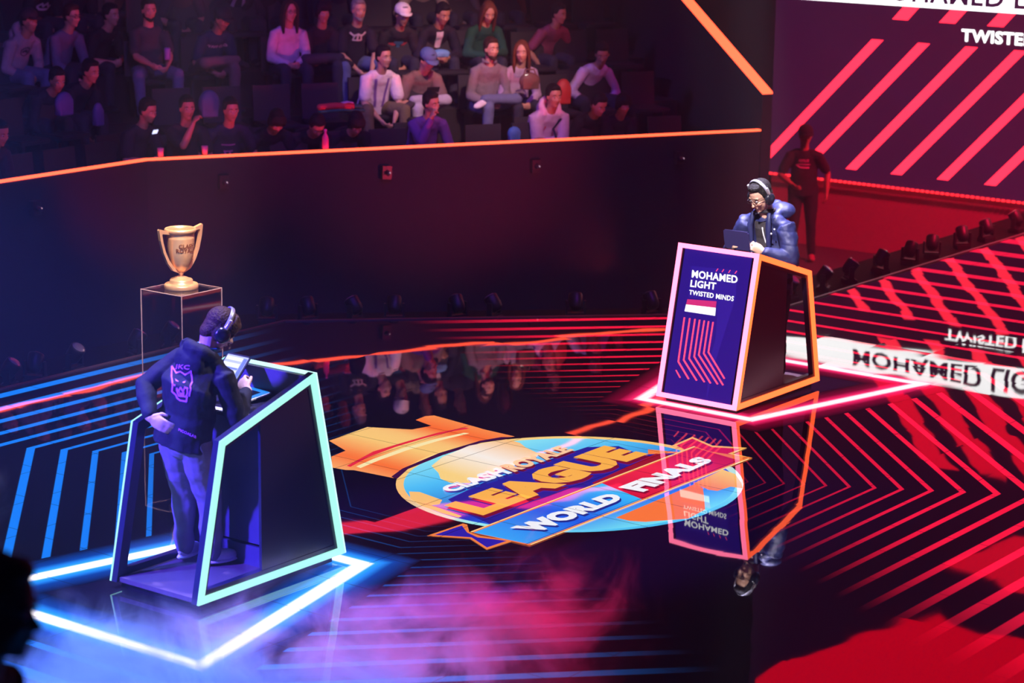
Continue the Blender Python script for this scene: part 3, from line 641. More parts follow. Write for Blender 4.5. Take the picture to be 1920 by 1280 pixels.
def put_head(x, y, rz, label, group):
    # every fixture is a size smaller than the desks' lamps
    global proto
    if proto is None: proto = moving_head('moving_head_light', label, (x, y, -.13), rz, 35, group); return proto
    o = copy_tree(proto); o.location = (x, y, -.13); o.rotation_euler = (0, 0, rz); o['label'] = label; o['group'] = group; return o
for i, (px, rz) in enumerate([(18, .6), (66, 2.0), (140, .2), (256, 1.2), (318, .6)]):
    p = None
    x = at(px, 690, y=5.0)[0]
    t_ = min(np.linspace(600, 760, 161), key=lambda v: abs(at(px, v, y=5.0)[2]+.13)); p = at(px, t_, y=5.0)
    put_head(p[0], 5.0, rz, ['moving-head light at the far left end of the ledge, lens down', 'slim moving-head light second from the left on the ledge', 'pale moving-head light alone on the left ledge, left of the clear box', 'moving-head light on the ledge just left of the clear box', 'moving-head light on the ledge seen through the clear box'][i], 'stage lights on the left ledge')
cd = Vector((4.62-1.43, -(5.77-2.60))).normalized()   # unused direction helper
for i, px in enumerate([500, 578, 665, 740, 858, 925, 1080, 1222]):
    # the diagonal ledge follows x + y = 7.2, lights sit 0.5 m outside it
    best = None
    for sx in np.linspace(2.7, 6.2, 400):
        y = 7.9-sx; d = np.array([sx, y, -.05])-CAM; a = d@RT/(d@FW)*FPX+960
        if best is None or abs(a-px) < best[0]: best = (abs(a-px), sx, y)
    put_head(best[1], best[2], 2.3+.5*(i % 3), 'moving-head light on the middle ledge, number %s from the left' % ['one', 'two', 'three', 'four', 'five', 'six', 'seven', 'eight'][i] if False else ['stage light on the ledge behind the headset of the left player', 'stage light on the ledge right of the left player head', 'red-tinted stage light on the ledge above the red floor glare', 'stage light on the ledge at the left end of the red floor lines', 'small stage light left of centre on the dark middle ledge', 'stage light at the centre of the dark middle ledge', 'stage light with a red rim on the ledge left of the name desk', 'brightest stage light, just left of the pink-framed desk'][i], 'stage lights on the middle ledge')
for i, px in enumerate([1480, 1544, 1592, 1651, 1706, 1747, 1804, 1850, 1905]):
    best = min(np.linspace(5.6, 16, 1500), key=lambda sx: abs(((np.array([sx, 1.88, -.05])-CAM)@RT)/((np.array([sx, 1.88, -.05])-CAM)@FW)*FPX+960-px))
    put_head(best, 1.88, .4*i, 'dark stage light on the right ledge, %s counting from the desk' % ['first', 'second', 'third', 'fourth', 'fifth', 'sixth', 'seventh', 'eighth', 'ninth'][i], 'stage lights on the right ledge')
# small lamps on the wall of the stands
wl = None
for i, (px, py) in enumerate([(68, 390), (420, 341), (725, 323), (1005, 311), (1275, 296)]):
    if px < 200: p = at(px, py, y=7.35); rz = -math.pi/2
    else: p = on_plane(px, py, (K[0]-NR[0]*.05, K[1]-NR[1]*.05, 0), (NR[0], NR[1], 0)); rz = math.atan2(-NR[1], -NR[0])
    if wl is None:
        wl = thing('wall_lamp', '', 'lamp'); 
        bm = BM(); box(bm, -.05, .02, -.05, .05, -.07, .07); obj('housing', bm, mh, wl)
        bm = BM(); tube(bm, [(.02, 0, 0), (.05, 0, -.01)], [.028, .024], n=12); obj('shade', bm, mh, wl)
        bm = BM(); ell(bm, (.06, .012, 0), (.008, .011, .011)); obj('lens', bm, glow('lamp_dot', (.9, .55, .75), .8), wl)
        o = wl
    else: o = copy_tree(wl)
    o.location = p; o.rotation_euler = (0, 0, rz)
    o['label'] = ['tiny lamp on the black wall at the far left', 'tiny lamp on the black wall right of the gold trophy', 'tiny lamp on the black wall under the white-shirt spectator', 'tiny lamp on the black wall under the hooded spectator', 'tiny lamp on the black wall above the name desk'][i]; o['group'] = 'small lamps on the wall of the stands'
# ------------------------------------------------------------------ people
def V3(*a): return Vector(a)
def ik(S, Wp, l1, l2, hint):
    d = Wp-S; L = d.length
    if L > (l1+l2)*.985: Wp = S+d.normalized()*(l1+l2)*.985; d = Wp-S; L = d.length
    a = (l1*l1-l2*l2+L*L)/(2*L); h = math.sqrt(max(l1*l1-a*a, 0)); u = d.normalized(); hn = Vector(hint); hn = (hn-u*hn.dot(u)).normalized()
    return S+u*a+hn*h, Wp
def hand(bm, Wp, d, nrm, side, s=1.0, curl=.5, spread=.0):
    """palm and five separate fingers; d along the hand, nrm out of the palm, side +1 thumb towards d x nrm"""
    d = Vector(d).normalized(); nrm = Vector(nrm); nrm = (nrm-d*nrm.dot(d)).normalized(); a = d.cross(nrm)*side
    Rm = Matrix((d, a, nrm)).transposed()
    ell(bm, Wp+d*.045*s, (.050*s, .040*s, .017*s), Rm, 12, 8)
    tube(bm, [Wp-d*.02*s, Wp+d*.03*s], [.026*s, .028*s], side=a, flat=.7, n=10)
    for k, (off, ln) in enumerate(((.028, .072), (.010, .080), (-.010, .074), (-.028, .058))):
        p0 = Wp+d*.078*s+a*off*s; c1 = curl*.9+.06*k; c2 = c1+curl*1.1
        sd = a*(off*spread*8)
        d1 = (d*math.cos(c1)+nrm*math.sin(c1)+sd).normalized(); d2 = (d*math.cos(c2)+nrm*math.sin(c2)+sd).normalized(); d3 = (d*math.cos(c2+curl*.7)+nrm*math.sin(c2+curl*.7)+sd).normalized()
        p1 = p0+d1*ln*.45*s; p2 = p1+d2*ln*.32*s; p3 = p2+d3*ln*.22*s
        tube(bm, [p0-d*.02*s, p0, p1, p2, p3], [.0105*s, .0098*s, .0090*s, .0082*s, .0068*s], n=8)
    t0 = Wp+d*.02*s+a*.026*s; td = (d*.75+a*.75+nrm*.35).normalized(); t1 = t0+td*.035*s; t2 = t1+(d*.95+nrm*(.3+curl*.4)+a*.1).normalized()*.030*s
    tube(bm, [t0-td*.015*s, t0, t1, t2], [.013*s, .0125*s, .0105*s, .0085*s], n=8)
def rot(yaw=0, pitch=0, roll=0): return Matrix.Rotation(yaw, 3, 'Z')@Matrix.Rotation(pitch, 3, 'Y')@Matrix.Rotation(roll, 3, 'X')
def head_mesh(bm, C, R, s=1.0, fem=False, beard=0):
    """C centre of the skull; R maps local (x face, y left, z up)"""
    L = lambda x, y, z: C+R@Vector((x*s, y*s, z*s))
    ell(bm, L(-.008, 0, .022), (.098*s, .077*s, .098*s), R)
    ell(bm, L(.022, 0, -.030), (.070*s, .063*s, .090*s), R)          # face
    ell(bm, L(.030, 0, -.085), (.047*s, (.040 if fem else .046)*s, .036*s), R)   # jaw
    ell(bm, L(.066, 0, -.104), (.020*s, .024*s, .018*s), R)          # chin
    tube(bm, [L(.080, 0, .004), L(.094, 0, -.022), L(.108, 0, -.036)], [.009*s, .011*s, .0125*s], n=8)  # nose
    for q in (-1, 1):
        ell(bm, L(.094, q*.012, -.038), (.010*s, .009*s, .008*s), R, 8, 6)
        ell(bm, L(.066, q*.036, -.030), (.024*s, .022*s, .020*s), R, 10, 7)   # cheek
        ell(bm, L(.074, q*.030, .018), (.018*s, .024*s, .008*s), R, 10, 7)    # brow ridge
        ell(bm, L(.000, q*.078, -.018), (.020*s, .008*s, .030*s), R @ Matrix.Rotation(q*.3, 3, 'Z'), 10, 8)  # ear
    ell(bm, L(.086, 0, -.064), (.012*s, .022*s, .0055*s), R, 10, 6); ell(bm, L(.084, 0, -.075), (.012*s, .019*s, .0065*s), R, 10, 6)   # lips
SKIN = [(.42, .22, .15), (.55, .31, .22), (.30, .15, .09), (.50, .27, .18)]
def skinm(i): return mat('skin_%d' % i, SKIN[i], .5, vary=.06, scale=20)
def cloth(col, nm=None): return mat('cloth_%s' % (nm or '_'.join('%02d' % int(c*99) for c in col)), col, .85, bump=.35, scale=28, vary=.18, spec=.25)
HAIRS = {'black': (.010, .008, .008), 'brown': (.045, .02, .012), 'auburn': (.13, .04, .02), 'blonde': (.28, .15, .07), 'grey': (.25, .23, .23)}
def hairm(k): return mat('hair_'+k, HAIRS[k], .6, bump=.6, scale=90, vary=.4, spec=.2)
LIP = None
def face_parts(root, C, R, s, hair, vox, style, glasses=False, brow=True, eyes=True):
    L = lambda x, y, z: C+R@Vector((x*s, y*s, z*s))
    if eyes:
        for q in (-1, 1):
            bm = BM(); ell(bm, L(.0835, q*.030, .0), (.009*s, .0135*s, .0065*s), R, 10, 6)
            e = obj('eye', bm, mat('eye_white', (.55, .5, .5), .3), root, smooth=True)
            bm = BM(); ell(bm, L(.0905, q*.030, -.001), (.004*s, .006*s, .006*s), R, 8, 6); obj('pupil', bm, mat('pupil', (.01, .007, .006), .2), e, smooth=True)
    if brow:
        bm = BM()
        for q in (-1, 1): tube(bm, [L(.0925, q*.014, .019), L(.092, q*.030, .024), L(.080, q*.047, .019)], [.0032*s, .0042*s, .0025*s], n=6)
        obj('eyebrows', bm, hairm(hair), root)
        bm = BM(); tube(bm, [L(.0905, -.019, -.069), L(.0975, 0, -.0695), L(.0905, .019, -.069)], [.0022*s, .0030*s, .0022*s], n=6); obj('mouth', bm, mat('lips', (.20, .05, .05), .5), root)
    if glasses:
        bm = BM()
        for q in (-1, 1):
            pts = [L(.104, q*.032+.021*math.cos(a), -.002+.016*math.sin(a)) for a in np.linspace(0, 2*math.pi, 13)]
            tube(bm, pts, [.0022*s]*13, n=6, caps=False); tube(bm, [L(.103, q*.053, .004), L(.03, q*.079, .004), L(-.01, q*.082, .0)], [.002*s]*3, n=6)
        tube(bm, [L(.106, -.011, .002), L(.108, 0, .005), L(.106, .011, .002)], [.002*s]*3, n=6)
        obj('glasses', bm, mat('glasses_frame', (.02, .015, .02), .3), root)
    # hair
    if style == 'bald': return
    bm = BM()
    ell(bm, L(-.022, 0, .042), (.098*s, .083*s, .093*s), R)
    ell(bm, L(-.040, 0, -.005), (.072*s, .080*s, .080*s), R)
    if style in ('short', 'mop'):
        ell(bm, L(.034, 0, .094), (.050*s, .060*s, .030*s), R)
        for q in (-1, 1): ell(bm, L(.004, q*.070, .030), (.034*s, .016*s, .045*s), R)
    if style == 'mop':
        for q in (-1, 1):
            ell(bm, L(.045, q*.062, .030), (.040*s, .026*s, .062*s), R); ell(bm, L(-.01, q*.07, -.02), (.045*s, .022*s, .060*s), R)
        ell(bm, L(.072, 0, .062), (.034*s, .066*s, .040*s), R); ell(bm, L(-.065, 0, -.045), (.045*s, .065*s, .060*s), R)
        for k in range(9):
            a = -1.2+k*.3; tube(bm, [L(.02*math.cos(a)+.03, .05*math.sin(a), .115), L(.088*math.cos(a), .086*math.sin(a), .06), L(.094*math.cos(a), .090*math.sin(a), .012)], [.012*s, .014*s, .006*s], n=6)
    if style == 'long':
        for q in (-1, 1):
            tube(bm, [L(.035, q*.050, .085), L(.035, q*.082, .02), L(.015, q*.088, -.07), L(.012, q*.088, -.17), L(.03, q*.085, -.25)], [(.03*s, .024*s), (.040*s, .020*s), (.046*s, .022*s), (.044*s, .022*s), (.022*s, .012*s)], side=R@Vector((1, 0, 0)))
            tube(bm, [L(-.05, q*.045, .02), L(-.075, q*.05, -.08), L(-.07, q*.05, -.24)], [.045*s, .045*s, .028*s])
    fuse('hair', bm, vox, hairm(hair), root, sm=3)
def cap_mesh(root, C, R, s, m, nm='cap'):
    L = lambda x, y, z: C+R@Vector((x*s, y*s, z*s))
    bm = BM(); ell(bm, L(-.010, 0, .052), (.106*s, .090*s, .082*s), R, 20, 12)
    geom = bm.verts[:]+bm.edges[:]+bm.faces[:]
    bmesh.ops.bisect_plane(bm, geom=geom, plane_co=L(0, 0, .030), plane_no=R@Vector((0.1, 0, 1)), clear_inner=True)
    pts = [L(.075+.080*math.cos(a), .078*math.sin(a), .040-.012*math.cos(a)) for a in np.linspace(-math.pi/2, math.pi/2, 13)]
    prism(bm, pts, R@Vector((0, 0, .006*s))); obj(nm, bm, m, root, smooth=True)
UPA, FOA = .285, .255
def person(name, label, loc, rz, P, group=None):
    """P: pose and clothing dictionary, local x forward, y left, z up from the floor the feet stand on"""
    t = thing(name, label, 'person', loc, rz, group); s = P.get('s', 1.0); vox = P.get('vox', .0115); vc = P.get('voxc', .014)
    pel = Vector(P['pel']); lean = P.get('lean', .1); tw = P.get('twist', 0); sl = P.get('sl', 0)   # sl: sideways lean
    up = Vector((math.sin(lean), math.sin(sl), math.cos(lean))).normalized(); sd = Matrix.Rotation(tw, 3, 'Z')@Vector((0, 1, 0)); fw = sd.cross(up).normalized(); sd = up.cross(fw).normalized()
    T = P.get('torso', .50)*s; cb = P.get('hunch', .05)
    chest = pel+up*T*.62-fw*cb*.6; neck = pel+up*T+fw*cb*.5
    sw = P.get('sw', .165)*s
    sh = [neck-up*.085*s+sd*sw*q+fw*cb*.2 for q in (1, -1)]
    hy, hp_, hr_ = P.get('head', (0, .15, 0)); RH = rot(hy, hp_, hr_)
    if P.get('hlook') is not None: RH = rot(*P['hlook'])
    nk = neck+up*.065*s+fw*.02*s; HC = Vector(P['headc']) if 'headc' in P else nk+RH@Vector((.012, 0, .115))*s
    el, wr = [], []
    for i, q in enumerate((1, -1)):
        w = Vector(P['wrists'][i]) if P.get('wabs') else pel+fw*P['wrists'][i][0]*s+sd*P['wrists'][i][1]*s+up*P['wrists'][i][2]*s
        hint = P.get('hints', ((-.4, .6, -.7), (-.4, -.6, -.7)))[i]; hint = fw*hint[0]+sd*hint[1]+Vector((0, 0, 1))*hint[2]
        e, w = ik(sh[i], w, UPA*s, FOA*s, hint); el.append(e); wr.append(w)
    hip = [pel+sd*.095*s*q-Vector((0, 0, .02)) for q in (1, -1)]; kn = [Vector(k) for k in P['knees']]; an = [Vector(a) for a in P['ankles']]
    toe = [Vector(v) for v in P.get('toes', ((1, .15, -.05), (1, -.15, -.05)))]
    fat = P.get('fat', 1.0)
    # body: one continuous skin
    bm = BM(); head_mesh(bm, HC, RH, s, P.get('fem', False))
    hb = HC+RH@Vector((-.035, 0, -.075))*s
    tube(bm, [neck-up*.05, nk-fw*.005, hb], [.062*s, .054*s, .056*s], n=14)
    tube(bm, [pel-up*.04, pel+up*.14*s, chest, neck-up*.05*s, neck], [(.145*s, .095*s), (.125*s, .085*s), (.14*s, .095*s), (.10*s, .07*s), (.05*s, .045*s)], side=sd, n=16)
    for i in range(2):
        tube(bm, [neck-up*.05*s, sh[i], el[i], wr[i]], [.035*s, .046*s, .038*s, .025*s], n=10)
        tube(bm, [el[i], el[i].lerp(wr[i], .35), wr[i]], [.038*s, .042*s, .026*s], n=10)
        hd_, hn_ = P.get('hands', ((None, None), (None, None)))[i]
        hd_ = Vector(hd_) if hd_ is not None else (wr[i]-el[i]); hn_ = Vector(hn_) if hn_ is not None else -sd*(1, -1)[i]
        hand(bm, wr[i], hd_, hn_, (1, -1)[i]*P.get('thumb', 1), s*P.get('hs', 1), P.get('curl', (.45, .45))[i])
        tube(bm, [hip[i], kn[i], an[i]], [.080*s, .052*s, .036*s], n=10)
    skin = P.get('skin', skinm(P.get('sk', 0)))
    fuse('body', bm, vox, skin, t, sm=P.get('sm', 3))
    face_parts(t, HC, RH, s, P.get('hair', 'black'), vc*.8, P.get('style', 'short'), P.get('glasses', False))
    if P.get('beard'):
        bm = BM(); ell(bm, HC+RH@Vector((.040, 0, -.088))*s, (.046*s, .050*s, .038*s), RH); ell(bm, HC+RH@Vector((.070, 0, -.106))*s, (.026*s, .032*s, .026*s), RH)
        for q in (-1, 1): ell(bm, HC+RH@Vector((.015, q*.058, -.055))*s, (.025*s, .014*s, .04*s), RH)
        fuse('beard', bm, vox, hairm(P['beard']), t, 2)
    if P.get('cap'): cap_mesh(t, HC, RH@(Matrix.Rotation(P.get('capyaw', 0), 3, 'Z')), s*1.04, P['cap'])
    # top
    bm = BM(); f = fat
    hem = P.get('hem', .08)
    tube(bm, [pel-up*hem, pel+up*.03*s, pel+up*.16*s, chest, neck-up*.07*s, neck-up*.012*s], [(.180*s*f, .140*s*f), (.176*s*f, .136*s*f), (.166*s*f, .124*s*f), (.172*s*f, .126*s*f), (.135*s*f, .090*s), (.070*s, .062*s)], side=sd, n=20, caps=False)
    for i in range(2):
        a, b, c = sh[i], el[i], wr[i]
        if P.get('sleeve', 'short') == 'short':
            m_ = a.lerp(b, .72); tube(bm, [neck-up*.050*s, neck.lerp(a, .6)-up*.004*s, a, m_], [.045*s, .056*s*f, .064*s*f, .066*s*f], n=14, caps=True)
        else:
            mid = a.lerp(b, .5); g = P.get('puff', 1.0)
            tube(bm, [neck-up*.050*s, neck.lerp(a, .6)-up*.004*s, a, mid, b], [.045*s, .056*s*f, .064*s*f*g, .060*s*f*g, .054*s*f*g], n=14)
            tube(bm, [b, b.lerp(c, .4), b.lerp(c, .88)], [.054*s*f*g, .052*s*f*g, .040*s*g], n=14)
    if P.get('hood'):
        for k in range(7):
            a = math.radians(20+k*53.3)
        pts = [neck+fw*(-.035-.085*math.cos(a))*s+sd*(.098*math.sin(a))*s+up*(.012+.035*math.cos(a))*s for a in np.linspace(-2.3, 2.3, 13)]
        tube(bm, pts, [.026*s]+[.036*s]*3+[.044*s]*5+[.036*s]*3+[.026*s], n=10)
        ell(bm, neck-fw*.115*s-up*.045*s, (.050*s, .115*s, .095*s), Matrix((fw, sd, up)).transposed(), 14, 10)
    if P.get('bighood'):
        ell(bm, neck-fw*.10*s+sd*.085+up*.015*s, (.085*s, .105*s, .065*s), Matrix((fw, sd, up)).transposed(), 14, 10)
    if P.get('collar'): 
        pts = [neck+fw*(.075*math.cos(a))*s+sd*(.075*math.sin(a))*s+up*.03*s for a in np.linspace(.5, 2*math.pi-.5, 12)]; tube(bm, pts, [.018*s]*12, n=8)
    top = fuse(P.get('topname', 'shirt'), bm, vc, P['top'], t, sm=P.get('csm', 3))
    rumple(top, P.get('ra', .007), P.get('rs', 9), P.get('quilt', 0))
    # legs
    bm = BM(); lf = P.get('lf', 1.0)
    tube(bm, [pel+up*.05*s, pel-Vector((0, 0, .045))], [(.150*s, .108*s), (.158*s, .118*s)], side=sd, n=16)
    for i in range(2):
        tube(bm, [hip[i], hip[i].lerp(kn[i], .5), kn[i]], [.102*s, .088*s*lf, .068*s*lf], n=14)
        tube(bm, [kn[i], kn[i].lerp(an[i], .35), an[i]+Vector((0, 0, .0))], [.068*s*lf, .062*s*lf, .050*s*lf], n=14)
    rumple(fuse('trousers', bm, vc, P['bot'], t, sm=3), P.get('ra', .007), P.get('rs', 9))
    for i in range(2):
        d = toe[i].normalized(); a_ = an[i]; uz = Vector((0, 0, 1)); lf_ = uz.cross(d).normalized(); u2 = d.cross(lf_); R_ = Matrix((d, lf_, u2)).transposed()
        bm = BM(); ell(bm, a_+d*.055*s-u2*.035*s, (.118*s, .046*s, .040*s), R_); ell(bm, a_-d*.005*s-u2*.012*s, (.055*s, .040*s, .052*s), R_); ell(bm, a_+d*.10*s-u2*.045*s, (.070*s, .048*s, .030*s), R_)
        sh_ = fuse('shoe', bm, vc*.7, P.get('shoe', cloth((.02, .02, .025))), t, sm=2)
        if P.get('sole'):
            bm = BM(); ell(bm, a_+d*.055*s-u2*.066*s, (.128*s, .050*s, .018*s), R_, 20, 8); obj('sole', bm, P['sole'], sh_, smooth=True)
    return t, dict(HC=HC, RH=RH, neck=neck, fw=fw, sd=sd, up=up, sh=sh, el=el, wr=wr, pel=pel, chest=chest, top=top)
def project(name, parts, O, X, Y, D, target, parent, m, lift=.003):
    """flat print laid onto cloth: 2d polygons at O + x X + y Y, dropped along D onto the target mesh"""
    me = target.data; bvh = BVHTree.FromPolygons([v.co.copy() for v in me.vertices], [tuple(p.vertices) for p in me.polygons])
    bm = BM(); O, X, Y, D = Vector(O), Vector(X), Vector(Y), Vector(D).normalized()
    for V, Fc in parts:
        vs = []
        for u, v in V:
            p = O+X*u+Y*v; h = bvh.ray_cast(p-D*.5, D, 1.2); vs.append(bm.verts.new((h[0]-D*lift) if h[0] is not None else p))
        for f in Fc:
            try: bm.faces.new([vs[i] for i in f])
            except ValueError: pass
    return obj(name, bm, m, parent)
def word(s, cx, cy, h, off=.03):
    V, Fc, asp = text_geo(s, off); return ([((u-.5)*h*asp+cx, (v-.5)*h+cy) for u, v in V], Fc)
def line2(pts, w):
    V = []; Fc = []
    for (x0, y0), (x1, y1) in zip(pts[:-1], pts[1:]):
        L = math.hypot(x1-x0, y1-y0) or 1; nx, ny = -(y1-y0)/L*w, (x1-x0)/L*w; ex, ey = (x1-x0)/L*w*.6, (y1-y0)/L*w*.6
        n = max(1, int(L/(.02 if w < .1 else 2.0))); b = len(V)
        for k in range(n+1):
            t = k/n; x = x0-ex+(x1+ex-x0+ex)*t; y = y0-ey+(y1+ey-y0+ey)*t; V += [(x+nx, y+ny), (x-nx, y-ny)]
        for k in range(n): Fc.append((b+2*k, b+2*k+1, b+2*k+3, b+2*k+2))
    return (V, Fc)
def rumple(o, amp, scale, quilt=0, axis=(0, 0, 1)):
    from mathutils import noise
    me = o.data; off = Vector((o.name.__hash__() % 7, 1.3, 2.1)) if False else Vector((3.1, 1.3, 2.1)); N = [v.normal.copy() for v in me.vertices]
    for v, n in zip(me.vertices, N):
        p = v.co*scale+off; q = noise.noise(p)+.5*noise.noise(p*2.1+Vector((0, 0, v.co.z*4)))
        r = 1-abs(noise.noise(p*.8+Vector((5, 5, 5)))*2.4)
        d = amp*(q*.8+max(0, r)*.5)
        if quilt: d += quilt*abs(math.sin(v.co.z*30+v.co.y*3))**.6-quilt*.7
        v.co += n*d
def headset(root, HC, RH, s, boom=False, band=None):
    L = lambda x, y, z: HC+RH@Vector((x*s, y*s, z*s)); hs = thing('headset', None, None); hs.parent = root
    del_ = None
    bm = BM(); pts = [L(-.005, .094*math.cos(a), .010+.122*math.sin(a)) for a in np.linspace(0, math.pi, 17)]
    tube(bm, pts, [(.014*s, .006*s)]*17, side=RH@Vector((1, 0, 0)), n=10, caps=False); obj('headband', bm, band, hs, smooth=True)
    for q in (-1, 1):
        Rl = RH@Matrix.Rotation(q*math.pi/2, 3, 'X')
        bm = BM(); prof = [(0, .0), (.040, .0), (.046, .008), (.046, .024), (.038, .034), (.026, .038), (0, .040)]
        M4 = Matrix.Translation(L(.0, q*.076, -.018))@(RH@Matrix.Rotation(-q*math.pi/2, 3, 'X')).to_4x4()
        lathe(bm, [(r*s*(1.0), z*s) for r, z in prof], 24); bm.transform(M4); e = obj('ear_cup', bm, mat('headset_black', (.012, .012, .02), .25), hs, smooth=True)
        bm = BM(); tube(bm, [L(-.004, q*.098, .075), L(-.004, q*.103, .025)], [(.012*s, .006*s)]*2, side=RH@Vector((1, 0, 0)), n=8); obj('arm', bm, mat('headset_silver', (.75, .75, .8), .25, .7), hs, smooth=True)
    if boom:
        bm = BM(); tube(bm, [L(.02, .100, -.04), L(.07, .090, -.075), L(.105, .045, -.085)], [.0035*s]*3, n=6); ell(bm, L(.107, .036, -.085), (.008, .012, .008)); obj('microphone', bm, mat('headset_black', (.012, .012, .02), .25), hs)
    return hs

def print_on(name, parts, target, root, m, lift=.004):
    """print on cloth: 2d outlines given as bearings, laid on the cloth where the sight line meets it"""
    me = target.data; bvh = BVHTree.FromPolygons([v.co.copy() for v in me.vertices], [tuple(p.vertices) for p in me.polygons])
    bpy.context.view_layer.update(); Mi = root.matrix_world.inverted(); o = Mi@Vector(CAM); R3 = Mi.to_3x3(); bm = BM()
    for V, Fc in parts:
        vs = []; ok = []
        for px, py in V:
            d = (R3@Vector(ray(px, py))).normalized(); h = bvh.ray_cast(o, d)
            ok.append(h[0] is not None); vs.append(bm.verts.new(h[0]+h[1]*lift if h[0] is not None else o+d*17))
        for f in Fc:
            if all(ok[i] for i in f):
                try: bm.faces.new([vs[i] for i in f])
                except ValueError: pass
    bmesh.ops.delete(bm, geom=[v for v in bm.verts if not v.link_faces], context='VERTS')
    return obj(name, bm, m, root)
# ---- left player, seen from behind
navy_h = mat('hoodie_black', (.009, .009, .018), .8, bump=.4, scale=14, vary=.2, spec=.3)
PL = dict(s=.97, pel=(.025, -.005, .935), lean=.12, sl=-.17, csm=6, ra=.012, rs=8, torso=.515, hunch=.07, sw=.18, vox=.005, voxc=.0075, sk=0, skin=mat('skin_pale', (.62, .40, .32), .5, vary=.05),
          head=(-.55, .60, .05), style='mop', hair='brown', sleeve='long', top=navy_h, topname='hoodie', hood=True, hem=.075, bot=mat('trousers_grey', (.16, .15, .20), .85, bump=.4, scale=12, vary=.15),
          knees=((.16, .14, .52), (.17, -.06, .52)), ankles=((.17, .155, .165), (.20, -.05, .165)), toes=((1, .25, -.02), (1, -.35, -.02)),
          wabs=True, wrists=((-.17, .075, 1.055), (.375, -.19, 1.165)), hints=((-.25, 1, -.1), (-.9, -.5, -.9)), hands=(((.25, -.95, -.45), (.9, .2, -.2)), ((.30, .80, .40), (.6, -.3, -.5))), curl=(.30, .75), hs=1.12,
          shoe=mat('shoe_pale', (.60, .60, .62), .5, vary=.1), sole=mat('sole_white', (.8, .8, .8), .5), fat=1.10, sm=2, lf=1.15)
plL, GL = person('person', 'player in black hoodie and headset seen from behind at the cyan desk', (-3.27, .09, 0), 0, PL)
hsL = headset(plL, GL['HC'], GL['RH'], 1.06, band=mat('headset_band', (.35, .35, .40), .3, .5)); hsL['label'] = 'black and silver over-ear headset'
# blue shirt collar above the hoodie
bm = BM(); nk = GL['neck']; tube(bm, [nk+GL['fw']*(.02-.066*math.cos(a))+GL['sd']*.066*math.sin(a)+GL['up']*.040 for a in np.linspace(-2.2, 2.2, 12)], [.011]*12, n=8); obj('shirt_collar', bm, mat('collar_cyan', (.08, .42, .60), .7), plL, smooth=True)
# purple print on the back, given a faint glow of its own: face of a big cat, letters above, wordmark near the hem
pm1 = mat('print_violet_glow', (.42, .10, .75), .6, em=(.10, .015, .35), es=.9, vary=.3, scale=6); pm2 = mat('print_magenta', (.60, .05, .50), .6, vary=.2)
def zq(a, b): return (290+a/7.11, 660+b/7.11)
cat = [line2([zq(*p) for p in L_], 1.5) for L_ in (
    [(235, 190), (228, 330), (245, 430), (238, 520), (290, 570), (305, 610), (345, 640), (425, 655), (435, 590)],
    [(235, 190), (290, 280), (350, 260), (410, 305), (485, 250), (495, 330), (500, 400), (475, 450), (480, 500), (462, 580)],
    [(300, 480), (320, 520), (350, 470), (380, 520), (400, 480)], [(275, 440), (240, 430)], [(400, 470), (435, 480), (440, 540), (420, 590), (325, 580), (300, 500)])]
cat += [([zq(275, 355), zq(325, 390), zq(320, 402), zq(285, 390)], [(0, 1, 2, 3)]), ([zq(415, 385), zq(375, 400), zq(378, 415), zq(405, 415)], [(0, 1, 2, 3)]),
        ([zq(330, 505), zq(350, 540), zq(400, 525), zq(400, 575), zq(370, 585), zq(335, 570)], [(0, 1, 2, 3, 4, 5)])]
X_, Y_ = Vector((0, -1, 0)), Vector((0, 0, 1))
def mapword(s, q, off):
    V, Fc, _ = text_geo(s, off); A, B, Cc_, D_ = [np.array(zq(*p)) for p in q]
    return ([tuple((1-u)*(1-v)*A+u*(1-v)*B+u*v*Cc_+(1-u)*v*D_) for u, v in V], Fc)
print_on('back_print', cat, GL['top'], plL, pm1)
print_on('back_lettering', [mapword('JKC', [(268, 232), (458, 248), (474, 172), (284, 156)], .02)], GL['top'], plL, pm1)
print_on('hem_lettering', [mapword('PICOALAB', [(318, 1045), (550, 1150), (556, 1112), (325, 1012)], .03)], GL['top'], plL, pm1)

# ---- right player, facing the camera side
jk = mat('jacket_navy', (.013, .018, .085), .55, bump=.5, scale=9, vary=.25)
PRr = dict(pel=(0, 0, .935), lean=.10, torso=.52, hunch=.06, sw=.18, vox=.0065, voxc=.008, sk=3, skin=mat('skin_right', (.62, .36, .25), .5, vary=.05), head=(-.22, .50, 0), csm=5, ra=.010, rs=10, quilt=.006, bighood=True, style='short', hair='black', glasses=True, sleeve='long', top=jk, topname='jacket', hood=True, hem=.14, fat=1.10, puff=1.12,
           bot=cloth((.02, .02, .03)), knees=((.03, .11, .52), (.03, -.11, .52)), ankles=((0, .12, .165), (0, -.12, .165)), wabs=True, wrists=((.29, .10, 1.185), (.30, -.20, 1.185)), hints=((-.2, .6, -1), (-.2, -.6, -1)),
           hands=(((.35, -.5, .3), (.1, -.8, .3)), ((.35, .5, .3), (.1, .8, .3))), curl=(.75, .75), hs=1.05, sm=2)
plR, GR = person('person', 'player in navy hooded jacket, glasses and headset looking down at a tablet', (3.29, -.05, 0), math.pi, PRr)
hsR = headset(plR, GR['HC'], GR['RH'], 1.06, boom=True, band=mat('headset_band', (.35, .35, .40), .3, .5)); hsR['label'] = 'silver and black over-ear headset with a thin microphone'
